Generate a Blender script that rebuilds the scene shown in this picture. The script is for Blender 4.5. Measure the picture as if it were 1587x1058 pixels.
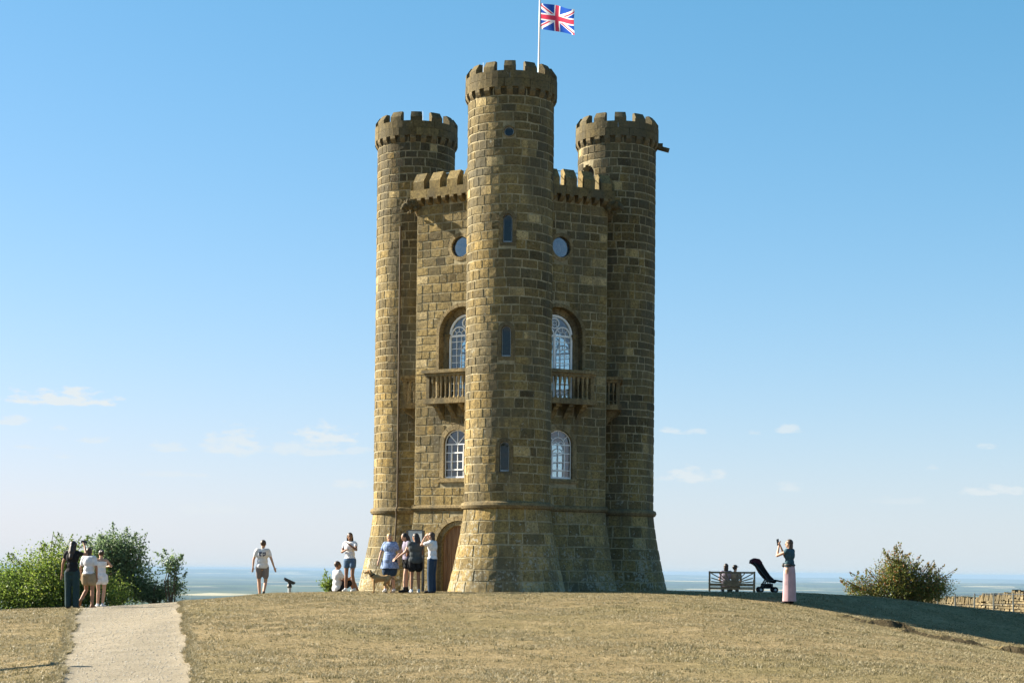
import bpy, math, random
import numpy as np
from mathutils import Vector, Matrix, noise

random.seed(11); np.random.seed(11)
R = math.radians; PI = math.pi
sc = bpy.context.scene
for o in list(bpy.data.objects): bpy.data.objects.remove(o)
COL = sc.collection

# ------------------------------------------------------------ camera, world, sun, exposure
cam_d = bpy.data.cameras.new('camera'); cam = bpy.data.objects.new('camera', cam_d); COL.objects.link(cam)
cam_d.sensor_width = 36; cam_d.lens = 36*2735/1587; cam_d.clip_start = .1; cam_d.clip_end = 200000
PITCH = 0.0323
cam_d.shift_y = 0.168
cam.matrix_world = (Matrix.Rotation(PI/2 + PITCH, 4, 'X') @ Matrix.Rotation(R(0.55), 4, 'Z'))
sc.camera = cam

SUN_EL = R(28); SUN_AZ = R(-71.5)
S = Vector((math.sin(SUN_AZ)*math.cos(SUN_EL), math.cos(SUN_AZ)*math.cos(SUN_EL), math.sin(SUN_EL)))
world = bpy.data.worlds.new('World'); sc.world = world; world.use_nodes = True
EXPOSURE = 2.0; SKY_STRENGTH = .05
sc.view_settings.view_transform = 'Standard'; sc.view_settings.look = 'None'
sc.view_settings.exposure = EXPOSURE; sc.view_settings.gamma = 1
sun_d = bpy.data.lights.new('sun', 'SUN'); sun_d.energy = 5.0; sun_d.angle = R(.53); sun_d.color = (1, .90, .74)
sun = bpy.data.objects.new('sun', sun_d); COL.objects.link(sun)
sun.rotation_euler = (-S).to_track_quat('-Z', 'Y').to_euler(); sun.location = (-60, 60, 60)

def world_nodes():
    nt = world.node_tree; nt.nodes.clear(); N = nt.nodes; L = nt.links
    out = N.new('ShaderNodeOutputWorld'); bg = N.new('ShaderNodeBackground'); bg.inputs[1].default_value = SKY_STRENGTH
    sky = N.new('ShaderNodeTexSky'); sky.sky_type = 'NISHITA'; sky.sun_disc = False
    sky.sun_elevation = SUN_EL; sky.sun_rotation = SUN_AZ; sky.altitude = 300
    sky.air_density = 1.0; sky.dust_density = .3; sky.ozone_density = 6.0
    # summer clouds low over the plain, laid out by azimuth and elevation
    tc = N.new('ShaderNodeTexCoord'); sep = N.new('ShaderNodeSeparateXYZ'); L.new(tc.outputs['Generated'], sep.inputs[0])
    def m(op, a, b=None, c=None):
        n = N.new('ShaderNodeMath'); n.operation = op
        for i, v in enumerate((a, b, c)):
            if v is None: continue
            if isinstance(v, (int, float)): n.inputs[i].default_value = v
            else: L.new(v, n.inputs[i])
        return n.outputs[0]
    az = m('ARCTAN2', sep.outputs[0], sep.outputs[1]); el = m('ARCSINE', sep.outputs[2])
    cv = N.new('ShaderNodeCombineXYZ'); L.new(m('MULTIPLY', az, 60), cv.inputs[0]); L.new(m('MULTIPLY', el, 150), cv.inputs[1])
    ns = N.new('ShaderNodeTexNoise'); ns.inputs['Scale'].default_value = 1.6; ns.inputs['Detail'].default_value = 7; ns.inputs['Roughness'].default_value = .6
    L.new(cv.outputs[0], ns.inputs['Vector'])
    nz = m('SUBTRACT', ns.outputs[0], .5)
    tot = None
    # (x px, y px of the base, half width px, height px, density)
    CL = [(95,622,85,22,1.0),(20,655,40,12,.7),(88,664,14,9,.5),(142,684,24,9,.55),(48,694,28,6,.5),(98,708,16,8,.4),(262,696,32,14,.55),
          (238,690,10,9,.5),(362,696,48,36,.75),(500,680,48,24,.9),(480,700,75,22,.6),(545,700,30,10,.5),(545,752,30,16,.6),(245,736,80,7,.4),
          (1040,668,20,9,.65),(1072,671,30,7,.55),(1225,668,20,13,.65),(1172,672,12,6,.4),(1075,742,50,20,.75),(1222,758,20,13,.5),
          (1530,694,16,8,.6),(1530,764,45,14,.7),(1578,764,14,10,.6),(1445,725,10,6,.35),(330,792,60,14,.3),(80,770,70,10,.3),(1400,778,60,10,.25)]
    for (x, y, w, h, dn) in CL:
        ex = math.atan((x-793.5)/2735); ey = math.atan((884+.0096*(x-793.5)-y)/2735*math.cos(ex)); w_ = w/2735; h_ = h/2735
        dx = m('DIVIDE', m('SUBTRACT', az, ex), w_); dz = m('SUBTRACT', el, ey)
        up = m('DIVIDE', m('MAXIMUM', dz, 0), h_); dn_ = m('DIVIDE', m('MINIMUM', dz, 0), h_*.28)
        r2 = m('ADD', m('ADD', m('MULTIPLY', dx, dx), m('MULTIPLY', up, up)), m('MULTIPLY', dn_, dn_))
        v = m('MULTIPLY', m('MAXIMUM', m('SUBTRACT', m('ADD', 1, m('MULTIPLY', nz, 5.0)), r2), 0), 1)
        v = m('MULTIPLY', m('MINIMUM', m('MULTIPLY', v, 1.15), 1), dn)
        tot = v if tot is None else m('MAXIMUM', tot, v)
    mx = N.new('ShaderNodeMix'); mx.data_type = 'RGBA'
    tn = N.new('ShaderNodeMix'); tn.data_type = 'RGBA'; tn.blend_type = 'MULTIPLY'; tn.inputs[0].default_value = 1; tn.inputs[7].default_value = SKY_TINT; sp = N.new('ShaderNodeSeparateColor'); cb = N.new('ShaderNodeCombineColor'); L.new(sky.outputs[0], sp.inputs[0])
    for i, g in enumerate((1.2, .70, .70)): L.new(m('POWER', sp.outputs[i], g), cb.inputs[i])
    L.new(cb.outputs[0], tn.inputs[6])
    L.new(m('MULTIPLY', tot, .9), mx.inputs[0]); hz = N.new('ShaderNodeMix'); hz.data_type = 'RGBA'; hz.inputs[7].default_value = (3.25, 3.9, 4.28, 1); L.new(tn.outputs[2], hz.inputs[6])
    L.new(m('MULTIPLY', m('POWER', 2.71828, m('MULTIPLY', m('MAXIMUM', el, 0), -1/R(5.0))), .82), hz.inputs[0]); L.new(hz.outputs[2], mx.inputs[6]); mx.inputs[7].default_value = CLOUD
    L.new(mx.outputs[2], bg.inputs[0]); L.new(bg.outputs[0], out.inputs[0])
SKY_TINT = (.75, 1.33, 1.42, 1)
CLOUD = (4.05, 4.35, 4.45, 1)
world_nodes()

# ------------------------------------------------------------ helpers
def tag(o, label=None, cat=None, group=None, kind=None):
    if label: o['label'] = label
    if cat: o['category'] = cat
    if group: o['group'] = group
    if kind: o['kind'] = kind
    return o
def empty(name, loc=(0,0,0), rz=0, **k):
    o = bpy.data.objects.new(name, None); COL.objects.link(o); o.location = loc; o.rotation_euler = (0,0,rz); o.empty_display_size = .2
    return tag(o, **k)
class MB:
    """collects faces; optional tint per face and material index per face"""
    def __init__(s): s.v = []; s.f = []; s.t = []; s.m = []
    def add(s, vs, fs, t=(.5,.5,.5), mi=0):
        b = len(s.v); s.v.extend([tuple(p) for p in vs]); s.f.extend([tuple(b+i for i in f) for f in fs])
        s.t.extend([t]*len(fs)); s.m.extend([mi]*len(fs)); return s
    def quadloop(s, A, B, t=(.5,.5,.5), closed=True, mi=0):
        n = len(A); vs = list(A)+list(B); k = n if closed else n-1
        return s.add(vs, [(i, (i+1)%n, n+(i+1)%n, n+i) for i in range(k)], t, mi)
    def box(s, c, d, M=None, t=(.5,.5,.5), mi=0):
        x, y, z = d[0]/2, d[1]/2, d[2]/2
        vs = [Vector((i*x, j*y, k*z)) for k in (-1,1) for j in (-1,1) for i in (-1,1)]
        if M is not None: vs = [M @ p for p in vs]
        vs = [p+Vector(c) for p in vs]
        return s.add(vs, [(0,2,3,1),(4,5,7,6),(0,1,5,4),(2,6,7,3),(0,4,6,2),(1,3,7,5)], t, mi)
    def tube(s, a, b, ra, rb=None, n=10, cap=True, t=(.5,.5,.5), mi=0):
        a = Vector(a); b = Vector(b); rb = ra if rb is None else rb
        q = (b-a).to_track_quat('Z', 'Y')
        A = [a + q @ Vector((ra*math.cos(2*PI*i/n), ra*math.sin(2*PI*i/n), 0)) for i in range(n)]
        B = [b + q @ Vector((rb*math.cos(2*PI*i/n), rb*math.sin(2*PI*i/n), 0)) for i in range(n)]
        s.quadloop(A, B, t, mi=mi)
        if cap: s.add(A, [tuple(range(n))[::-1]], t, mi); s.add(B, [tuple(range(n))], t, mi)
        return s
    def path(s, pts, r, n=8, t=(.5,.5,.5), mi=0):
        for a, b in zip(pts[:-1], pts[1:]): s.tube(a, b, r, r, n, True, t, mi)
        return s
    def lathe(s, prof, n=24, c=(0,0,0), t=(.5,.5,.5), mi=0):
        rings = [[Vector((c[0]+r*math.cos(2*PI*i/n), c[1]+r*math.sin(2*PI*i/n), c[2]+z)) for i in range(n)] for r, z in prof]
        for A, B in zip(rings[:-1], rings[1:]): s.quadloop(A, B, t, mi=mi)
        s.add(rings[0], [tuple(range(n))[::-1]], t, mi); s.add(rings[-1], [tuple(range(n))], t, mi)
        return s
    def ball(s, c, r, n=12, m=8, M=None, t=(.5,.5,.5), mi=0):
        c = Vector(c); r = Vector(r) if not isinstance(r, (int, float)) else Vector((r, r, r))
        M = M or Matrix.Identity(3)
        rings = []
        for j in range(1, m):
            a = PI*j/m
            rings.append([c + M @ Vector((r.x*math.sin(a)*math.cos(2*PI*i/n), r.y*math.sin(a)*math.sin(2*PI*i/n), -r.z*math.cos(a))) for i in range(n)])
        for A, B in zip(rings[:-1], rings[1:]): s.quadloop(A, B, t, mi=mi)
        lo = c + M @ Vector((0,0,-r.z)); hi = c + M @ Vector((0,0,r.z))
        s.add([lo]+rings[0], [(0, (i+1)%n+1, i+1) for i in range(n)], t, mi)
        s.add([hi]+rings[-1], [(0, i+1, (i+1)%n+1) for i in range(n)], t, mi)
        return s
    def cap(s, a, b, ra, rb, n=10):      # tapered capsule, for limbs
        s.tube(a, b, ra, rb, n); s.ball(a, ra, n, 6); s.ball(b, rb, n, 6); return s
    def mesh(s, name, mats, smooth=False):
        me = bpy.data.meshes.new(name); me.from_pydata(s.v, [], s.f)
        for m_ in (mats if isinstance(mats, (list, tuple)) else [mats]): me.materials.append(m_)
        at = me.attributes.new('tint', 'FLOAT_VECTOR', 'FACE'); at.data.foreach_set('vector', np.array(s.t, 'f').ravel())
        if any(s.m): me.polygons.foreach_set('material_index', s.m)
        if smooth: me.polygons.foreach_set('use_smooth', [True]*len(s.f))
        me.update(); return me
    def build(s, name, mats, parent=None, smooth=False, kind=None, **k):
        o = bpy.data.objects.new(name, s.mesh(name, mats, smooth)); COL.objects.link(o)
        if parent is not None: o.parent = parent
        return tag(o, kind=kind, **k)

# ------------------------------------------------------------ materials
class NT:
    def __init__(s, name, rough=.8, spec=.3):
        s.mat = bpy.data.materials.new(name); s.mat.use_nodes = True; s.nt = s.mat.node_tree
        s.b = s.nt.nodes['Principled BSDF']; s.b.inputs['Roughness'].default_value = rough
        s.b.inputs['Specular IOR Level'].default_value = spec
        s.out = s.nt.nodes['Material Output']
    def n(s, t, **k):
        x = s.nt.nodes.new('ShaderNode'+t)
        for a, b in k.items(): setattr(x, a, b)
        return x
    def l(s, a, b): s.nt.links.new(a, b)
    def val(s, v, inp):
        if isinstance(v, (int, float, tuple)): inp.default_value = v
        else: s.l(v, inp)
    def m(s, op, a, b=0.0, clamp=False):
        x = s.n('Math', operation=op, use_clamp=clamp); s.val(a, x.inputs[0]); s.val(b, x.inputs[1]); return x.outputs[0]
    def noise(s, vec, scale, detail=3, rough=.55, dist=0):
        x = s.n('TexNoise'); x.inputs['Scale'].default_value = scale; x.inputs['Detail'].default_value = detail
        x.inputs['Roughness'].default_value = rough; x.inputs['Distortion'].default_value = dist
        if vec is not None: s.l(vec, x.inputs['Vector'])
        return x.outputs[0]
    def voro(s, vec, scale, feature='F1', rnd=1):
        x = s.n('TexVoronoi', feature=feature); x.inputs['Scale'].default_value = scale; x.inputs['Randomness'].default_value = rnd
        if vec is not None: s.l(vec, x.inputs['Vector'])
        return x
    def ramp(s, fac, stops, interp='LINEAR'):
        x = s.n('ValToRGB'); x.color_ramp.interpolation = interp; e = x.color_ramp.elements
        while len(e) < len(stops): e.new(.5)
        for i, (p, c) in enumerate(stops):
            e[i].position = p; e[i].color = (c[0], c[1], c[2], 1) if isinstance(c, tuple) else (c, c, c, 1)
        s.val(fac, x.inputs[0]); return x.outputs[0]
    def mix(s, fac, a, b, blend='MIX'):
        x = s.n('Mix', data_type='RGBA', blend_type=blend); s.val(fac, x.inputs[0])
        for v, i in ((a, 6), (b, 7)):
            if isinstance(v, tuple): x.inputs[i].default_value = (*v[:3], 1)
            else: s.l(v, x.inputs[i])
        return x.outputs[2]
    def pos(s): return s.n('NewGeometry').outputs['Position']
    def tint(s):
        a = s.n('Attribute', attribute_name='tint'); x = s.n('SeparateXYZ'); s.l(a.outputs['Vector'], x.inputs[0]); return x.outputs
    def color(s, c): s.val((*c, 1) if isinstance(c, tuple) and len(c) == 3 else c, s.b.inputs["Base Color"])
    def bump(s, h, strength=.5, dist=.02):
        x = s.n('Bump'); x.inputs['Strength'].default_value = strength; x.inputs['Distance'].default_value = dist
        s.l(h, x.inputs['Height']); s.l(x.outputs[0], s.b.inputs['Normal'])
    def scalevec(s, vec, sx, sy, sz):
        x = s.n('Mapping'); x.inputs['Scale'].default_value = (sx, sy, sz); s.l(vec, x.inputs[0]); return x.outputs[0]

def stone_mat(name, ramp, mottling=.5, lichen=True, bump=.6):
    t = NT(name, .9, .15); p = t.pos(); ti = t.tint()
    base = t.ramp(ti[0], ramp)
    och = t.mix(t.m('MULTIPLY', ti[1], .9), base, (.31,.225,.08))
    n1 = t.noise(p, 8, 6, .7, .6); n2 = t.noise(t.scalevec(p, 1, 1, 1.7), 34, 5, .7); n3 = t.noise(p, 1.1, 3, .5)
    n4 = t.noise(p, 17, 4, .65)
    c = t.mix(mottling, och, t.ramp(n1, [(.32, (0.2,0.18,0.13)), (.5, (0.9,0.87,0.8)), (.7, (1.15,1.1,1.0))]), 'MULTIPLY')
    c = t.mix(.75, c, t.ramp(n4, [(.33, (0.35,0.32,0.27)), (.5, (0.98,0.96,0.93)), (.7, (1.3,1.26,1.18))]), 'MULTIPLY')
    c = t.mix(.7, c, t.ramp(n2, [(.30, (.42,.38,.32)), (.46, (.92,.9,.87)), (.68, (1.3,1.27,1.2))]), 'MULTIPLY')
    # broad weather staining, strongest high up and in long streaks
    st = t.noise(t.scalevec(p, 2.2, 2.2, .35), 1.0, 4, .6)
    c = t.mix(t.m('MULTIPLY', t.ramp(st, [(.46, 0.0), (.62, 1.0)]), .72), c, (.075,.066,.042))
    c = t.mix(t.m('MULTIPLY', t.ramp(n3, [(.45, 0.0), (.7, 1.0)]), .4), c, (.11,.105,.075))
    if lichen:
        sz = t.n('SeparateXYZ'); t.l(p, sz.inputs[0])
        hh = t.ramp(t.m('MULTIPLY', t.m('ADD', sz.outputs[2], 1), .1), [(.0, .13), (.22, .045), (1, 0.0)])
        lich = t.m('ADD', t.m('MULTIPLY', t.noise(p, 11, 5, .75), .75), t.m('ADD', t.m('MULTIPLY', t.noise(p, 1.3, 2), .25), hh))
        c = t.mix(t.m('MULTIPLY', t.ramp(lich, [(.625, 0.0), (.665, 1.0)]), .75), c, (.31,.31,.26))
    pit = t.m('ADD', t.voro(p, 13).outputs['Distance'], t.m('MULTIPLY', t.noise(p, 3, 2), .5))
    c = t.mix(t.ramp(pit, [(.30, .8), (.40, 0.0)]), c, (.035,.03,.018))
    t.color(c)
    t.bump(t.m('ADD', t.m('MULTIPLY', n1, .6), t.m('MULTIPLY', n2, .8)), bump, .035)
    return t.mat
RAMP_BLOCK = [(0, (.060,.050,.028)), (.3, (.135,.111,.055)), (.55, (.242,.195,.093)), (.8, (.355,.285,.14)), (1, (.47,.395,.23))]
M_BLOCK = stone_mat('weathered_stone', RAMP_BLOCK)
M_DRESS = stone_mat('dressed_stone', [(0, (0.1095,0.09125,0.05475)), (.5, (0.225,0.18,0.098)), (1, (0.37,0.305,0.18))], .45, False, .5)
M_DRY = stone_mat('dry_wall_stone', [(0, (.10,.083,.05)), (.5, (.19,.155,.09)), (1, (.29,.25,.165))], .4, False, .5)
def mortar():
    t = NT('mortar', .95, .1); p = t.pos(); n = t.noise(p, 14, 4); st = t.noise(t.scalevec(p, 2.2, 2.2, .35), 1.0, 4, .6); big = t.noise(p, 1.4, 4, .65)
    c = t.ramp(n, [(.25, (.18,.152,.09)), (.7, (.385,.335,.215))])
    c = t.mix(t.ramp(big, [(.44, 0.0), (.64, .6)]), c, (.13,.108,.058))
    c = t.mix(t.m('MULTIPLY', t.ramp(st, [(.45, 0.0), (.7, 1.0)]), .5), c, (.12,.105,.07)); t.color(c); t.bump(n, .4, .01); return t.mat
M_MORTAR = mortar()
def simple(name, col, rough=.7, spec=.3, metal=0, var=.25, scale=30, bump=0):
    t = NT(name, rough, spec); t.b.inputs['Metallic'].default_value = metal
    tc = t.n('TexCoord'); n = t.noise(tc.outputs['Object'], scale, 3)
    t.color(t.mix(t.ramp(n, [(.3, 0.0), (.7, 1.0)]), tuple(c*(1-var) for c in col), tuple(min(1, c*(1+var)) for c in col)))
    if bump: t.bump(n, bump, .01)
    return t.mat
M_WHITE = simple('white_paint', (.78,.80,.80), .45, .4, var=.05)
M_DARKIN = simple('dark_interior', (.05,.045,.04), .9)
M_PLASTER = simple('interior_plaster', (.45,.42,.36), .9, var=.1)
M_IRON = simple('black_iron', (.02,.022,.022), .45, .5)
M_GREYM = simple('grey_metal', (.35,.38,.40), .5, .5, .3)
M_LEAD = simple('roof_lead', (.16,.17,.18), .6)
M_BOARD = simple('board_face', (.42,.46,.48), .35, .5, var=.08, scale=6)
def glass(name='window_glass', base=.05, k=1.05):
    t = NT(name); nt = t.nt
    tr = t.n('BsdfTransparent'); tr.inputs[0].default_value = (.62,.72,.74,1)
    gl = t.n('BsdfGlossy'); gl.inputs['Roughness'].default_value = .06; gl.inputs[0].default_value = (.88,.95,1,1)
    n = t.noise(t.pos(), 5, 2); bp = t.n('Bump'); bp.inputs['Strength'].default_value = .12; bp.inputs['Distance'].default_value = .05; t.l(n, bp.inputs['Height']); t.l(bp.outputs[0], gl.inputs['Normal'])
    fr = t.n('Fresnel'); fr.inputs[0].default_value = 1.6
    mx = t.n('MixShader'); t.l(t.m('ADD', t.m('MULTIPLY', fr.outputs[0], k), base, True), mx.inputs[0]); t.l(tr.outputs[0], mx.inputs[1]); t.l(gl.outputs[0], mx.inputs[2])
    t.l(mx.outputs[0], t.out.inputs[0]); return t.mat
M_GLASS = glass(); M_GLASS2 = glass('dark_glass', .0, .75)
def door_mat():
    t = NT('oak_boards', .65, .3); p = t.n('TexCoord').outputs['Object']; n = t.noise(t.scalevec(p, 30, 30, 1.5), 1, 4, .6)
    ti = t.tint(); c = t.ramp(n, [(.3, (.16,.085,.04)), (.7, (.36,.21,.11))])
    t.color(t.mix(.5, c, t.ramp(ti[0], [(0, (.6,.6,.6)), (1, (1.1,1.05,1))]), 'MULTIPLY')); t.bump(n, .3, .005); return t.mat
M_OAK = door_mat()

# ------------------------------------------------------------ ground shape (eye level is z = 0)
_RX = [-200,-60,-30,-20,-13.35,-11.66,-9.98,-8.47,-7.63,-6.62,-5.44,-4.26,-1.6,.1,1.8,4.06,5.15,7.5,9.2,10.2,11,11.9,13.35,18,30,60,200]
_RZ = [-14,-5,-2.6,-1.7,-1.187,-1.088,-.953,-.888,-.813,-.686,-.658,-.612,-.57,-.555,-.538,-.516,-.523,-.533,-.602,-.659,-.752,-.844,-1.0,-1.45,-2.5,-5,-14]
_fx = np.linspace(-60, 60, 1201); _fz = np.interp(_fx, _RX, _RZ)
_k = np.exp(-np.linspace(-2, 2, 13)**2); _k /= _k.sum(); _fz2 = np.convolve(np.pad(_fz, 6, 'edge'), _k, 'valid')
def ridge(x): return np.where(np.abs(x) < 60, np.interp(x, _fx, _fz2), np.interp(x, _RX, _RZ))
def sst(a, b, x): t = np.clip((x-a)/(b-a), 0, 1); return t*t*(3-2*t)
PATH_Y = [0, 10, 22, 30, 38, 44, 50, 60]
PATH_L = [-2.2, -3.7, -5.68, -7.52, -9.4, -10.8, -12.2, -14.5]
PATH_R = [-0.9, -2.1, -3.93, -5.48, -7.08, -8.2, -9.3, -11.0]
BANKS = [([7.0, 8.3, 9.6, 10.6, 11.6, 12.6], [41.3, 40.7, 39.9, 38.7, 37.2, 35.6], .17), ([7.3, 8.6, 9.8, 10.8, 12.2], [40.0, 39.3, 38.3, 36.9, 35.0], .12)]
def edge_w(y): return .05*np.sin(y*1.1)+.03*np.sin(y*3.3+1)+.02*np.sin(y*7.9+2)
def ground(x, y, path=True):
    x = np.asarray(x, float); y = np.asarray(y, float)
    z = ridge(x)
    t = np.maximum(46-y, 0)
    F0 = 1.08*(1-np.exp(-(t/19)**2)); F1 = 1.0*(1-np.exp(-(t/3.7)**1.6)) + .12*(1-np.exp(-(t/19)**2)); s = sst(3, 12, x)
    z = z - (F0*(1-s)+F1*s)
    b = np.maximum(y-48, 0); z = z - np.where(b < 60, .0034*b*b, 12.24+(b-60)*.41)
    z = np.where(y < 30, np.maximum(z, z*0-1.62-.02*np.abs(x)-.05*np.maximum(0, -y)), z)
    w = np.sin(x*.9+y*.37)*np.cos(y*.8-x*.21)*.016 + np.sin(x*2.7-y*1.9+1)*np.sin(y*2.3+x*.6)*.007
    near = np.exp(-((x)**2+(y-47.5)**2)/30)
    z = z + w*(1-near)
    for bx, by, h in BANKS:     # small terracettes worn in the flank
        yc = np.interp(x, bx, by) + .12*np.sin(x*5.1)+.08*np.sin(x*11.3+1); fade = sst(bx[0], bx[0]+1.2, x)*(1-sst(bx[-1]+2, bx[-1]+5, x))
        brk = np.clip(.55+.5*np.sin(x*2.3+h*40)+.35*np.sin(x*5.9), 0, 1); z = z + h*fade*brk*(sst(-.035, .035, y-yc)*np.exp(-np.maximum(y-yc, 0)/.6) - .4*np.exp(-((y-yc+.06)/.07)**2))
    if path:
        l = np.interp(y, PATH_Y, PATH_L); r = np.interp(y, PATH_Y, PATH_R); e = edge_w(y)
        ins = sst(-.03, .12, x-(l+e))*(1-sst(-.12, .03, x-(r+e*.8)))*(y < 60); z = z - .05*ins
    return z
def gz(x, y): return float(ground(x, y))

def grid_obj(name, xs, ys, zf, mat, **k):
    X, Y = np.meshgrid(xs, ys); Z = zf(X, Y); n, m_ = len(xs), len(ys)
    co = np.stack([X, Y, Z], -1).reshape(-1, 3).astype('f')
    i = np.arange(n-1); j = np.arange(m_-1); I, J = np.meshgrid(i, j); a = (J*n+I).ravel()
    q = np.stack([a, a+1, a+n+1, a+n], -1)
    me = bpy.data.meshes.new(name); me.vertices.add(len(co)); me.vertices.foreach_set('co', co.ravel())
    me.loops.add(q.size); me.loops.foreach_set('vertex_index', q.ravel().astype('i'))
    me.polygons.add(len(q)); me.polygons.foreach_set('loop_start', np.arange(0, q.size, 4, dtype='i'))
    me.polygons.foreach_set('use_smooth', np.ones(len(q), bool)); me.materials.append(mat); me.update(calc_edges=True)
    o = bpy.data.objects.new(name, me); COL.objects.link(o); return tag(o, **k)

def grass_mat():
    t = NT('dry_turf', .95, .1); p = t.pos()
    n0 = t.noise(p, .22, 4, .6); n1 = t.noise(p, 1.3, 5, .65); n2 = t.noise(p, 11, 5, .7); n3 = t.noise(p, 60, 3, .6)
    c = t.ramp(n1, [(.3, (0.1925,0.1517,0.07366)), (.5, (0.2703,0.2091,0.1083)), (.72, (0.3604,0.2828,0.1604))])
    c = t.mix(t.ramp(n0, [(.45, 0.0), (.65, .45)]), c, (0.1679,0.1496,0.06205))
    c = t.mix(.8, c, t.ramp(n2, [(.3, (0.3285,0.3212,0.2774)), (.55, (1.0,1.0,1.0)), (.75, (1.3,1.27,1.2))]), 'MULTIPLY')
    c = t.mix(.6, c, t.ramp(n3, [(.3, (0.365,0.3504,0.3066)), (.6, (1.12,1.1,1.06))]), 'MULTIPLY')
    c = t.mix(t.ramp(t.noise(p, 3.1, 5, .7), [(.64, 0.0), (.72, .75)]), c, (0.073,0.06205,0.03285))
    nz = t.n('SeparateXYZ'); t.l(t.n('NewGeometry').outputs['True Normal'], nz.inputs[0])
    c = t.mix(t.ramp(t.m('ADD', nz.outputs[2], t.m('MULTIPLY', t.m('SUBTRACT', n2, .5), .12)), [(.74, .95), (.90, 0.0)]), c, (0.05475,0.0438,0.02555))  # steep bank faces darkened: bare soil, plus streak shade painted into the colour
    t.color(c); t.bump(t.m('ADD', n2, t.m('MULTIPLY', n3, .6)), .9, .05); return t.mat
def path_mat():
    t = NT('pale_gravel', .95, .1); p = t.pos(); n1 = t.noise(p, 1.5, 4); n2 = t.noise(p, 25, 4, .7); v = t.voro(p, 60)
    c = t.ramp(n1, [(.3, (0.2117,0.1825,0.1314)), (.7, (0.2811,0.2446,0.1825))])
    c = t.mix(.7, c, t.ramp(n2, [(.3, (0.438,0.4234,0.3942)), (.65, (1.15,1.14,1.12))]), 'MULTIPLY')
    c = t.mix(t.ramp(t.noise(p, 7, 4, .7), [(.66, 0.0), (.74, .6)]), c, (0.146,0.1168,0.073))
    t.color(c); t.bump(t.m('ADD', n2, t.m('MULTIPLY', v.outputs['Distance'], .5)), .6, .015); return t.mat
def plain_mat():
    t = NT('distant_farmland', .95, .05); p = t.pos()
    v = t.voro(t.scalevec(p, 1, .55, 1), .0011); sx = t.n('SeparateColor'); t.l(v.outputs['Color'], sx.inputs[0])
    c = t.ramp(sx.outputs[0], [(0, (0.03285,0.05475,0.0219)), (.4, (0.0584,0.0876,0.03285)), (.6, (0.1168,0.1241,0.0511)), (.75, (0.4015,0.3504,0.2044)), (.9, (0.073,0.0876,0.0365))], 'CONSTANT')
    w = t.ramp(t.noise(p, .0005, 5, .6), [(.48, 0.0), (.55, .9)]); c = t.mix(w, c, (0.0146,0.0292,0.01314)); t.color(c); return t.mat
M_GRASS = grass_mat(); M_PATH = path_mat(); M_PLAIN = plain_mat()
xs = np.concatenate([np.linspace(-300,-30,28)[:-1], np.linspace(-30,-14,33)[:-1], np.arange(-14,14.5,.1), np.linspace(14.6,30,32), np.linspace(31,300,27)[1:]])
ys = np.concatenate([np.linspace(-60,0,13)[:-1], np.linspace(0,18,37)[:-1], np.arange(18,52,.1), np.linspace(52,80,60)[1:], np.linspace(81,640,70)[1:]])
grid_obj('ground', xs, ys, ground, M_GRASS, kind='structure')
# the path: its own sheet just above the worn strip
def path_strip():
    yy = np.arange(14, 56, .12); b = MB(); nx = 14; pts = []
    for y in yy:
        e = float(edge_w(y)); l = np.interp(y, PATH_Y, PATH_L)+e+.02+random.uniform(-.012,.012); r = np.interp(y, PATH_Y, PATH_R)+e*.8-.02+random.uniform(-.012,.012)
        x = np.linspace(l, r, nx); z = ground(x, np.full(nx, y))+.012; z[0] -= .02; z[-1] -= .02
        pts.append([(float(a), float(y), float(c)) for a, c in zip(x, z)])
    for A, B in zip(pts[:-1], pts[1:]): b.quadloop(A, B, closed=False)
    b.build('path', M_PATH, smooth=True, kind='structure')
path_strip()
def plain_z(x, y):
    r = np.hypot(x, y)
    z = -185 + 6*np.sin(x*.00031+1)*np.cos(y*.00027) + 5*np.sin(x*.0011+y*.0006)
    z = z + 60*sst(20000, 26000, r)*np.clip(np.sin(x*.00023+.6)+.4*np.sin(x*.0006+2), 0, 2)*(1-sst(30000, 36000, r))
    return z + 150*sst(44000, 56000, r)*np.clip(.55+.35*np.sin(x*.00013+2.2)+.15*np.sin(x*.00051)+.05*np.sin(x*.0013), 0, 2)
fx = np.concatenate([-np.geomspace(62000, 300, 90), np.linspace(-200, 200, 9), np.geomspace(300, 62000, 90)])
fy = np.concatenate([-np.geomspace(62000, 300, 40), np.linspace(-200, 200, 9), np.geomspace(300, 62000, 160)])
grid_obj('distant_plain', fx, fy, plain_z, M_PLAIN, kind='structure')

# ------------------------------------------------------------ the tower
CX, CY = -0.0226, 50.0; PHI = -0.0308; RT = 3.417; RC = 3.03; TR = 1.135; AP = RC*math.cos(PI/6); T30 = math.tan(PI/6)
tower = empty('stone_tower', (CX, CY, -.6), label='tall sandstone folly tower with three round battlemented turrets on the hilltop', cat='tower')
def under(o, par=None):           # parent while keeping world-space mesh coordinates
    o.parent = par or tower
    r = o.parent
    while r.parent: r = r.parent
    o.matrix_parent_inverse = Matrix.Translation(r.location).inverted() if r.type == 'EMPTY' and par is None else Matrix.Identity(4)
    return o
def tbuild(mb, name, mats, smooth=False, par=None, **k):
    return under(mb.build(name, mats, None, smooth, **k), par)
def adir(a): a = a+PHI; return Vector((math.sin(a), -math.cos(a), 0)), Vector((math.cos(a), math.sin(a), 0))
def flare(z, f=.42): return f*max(0, (1.68-z)/2.25)**1.3
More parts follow.
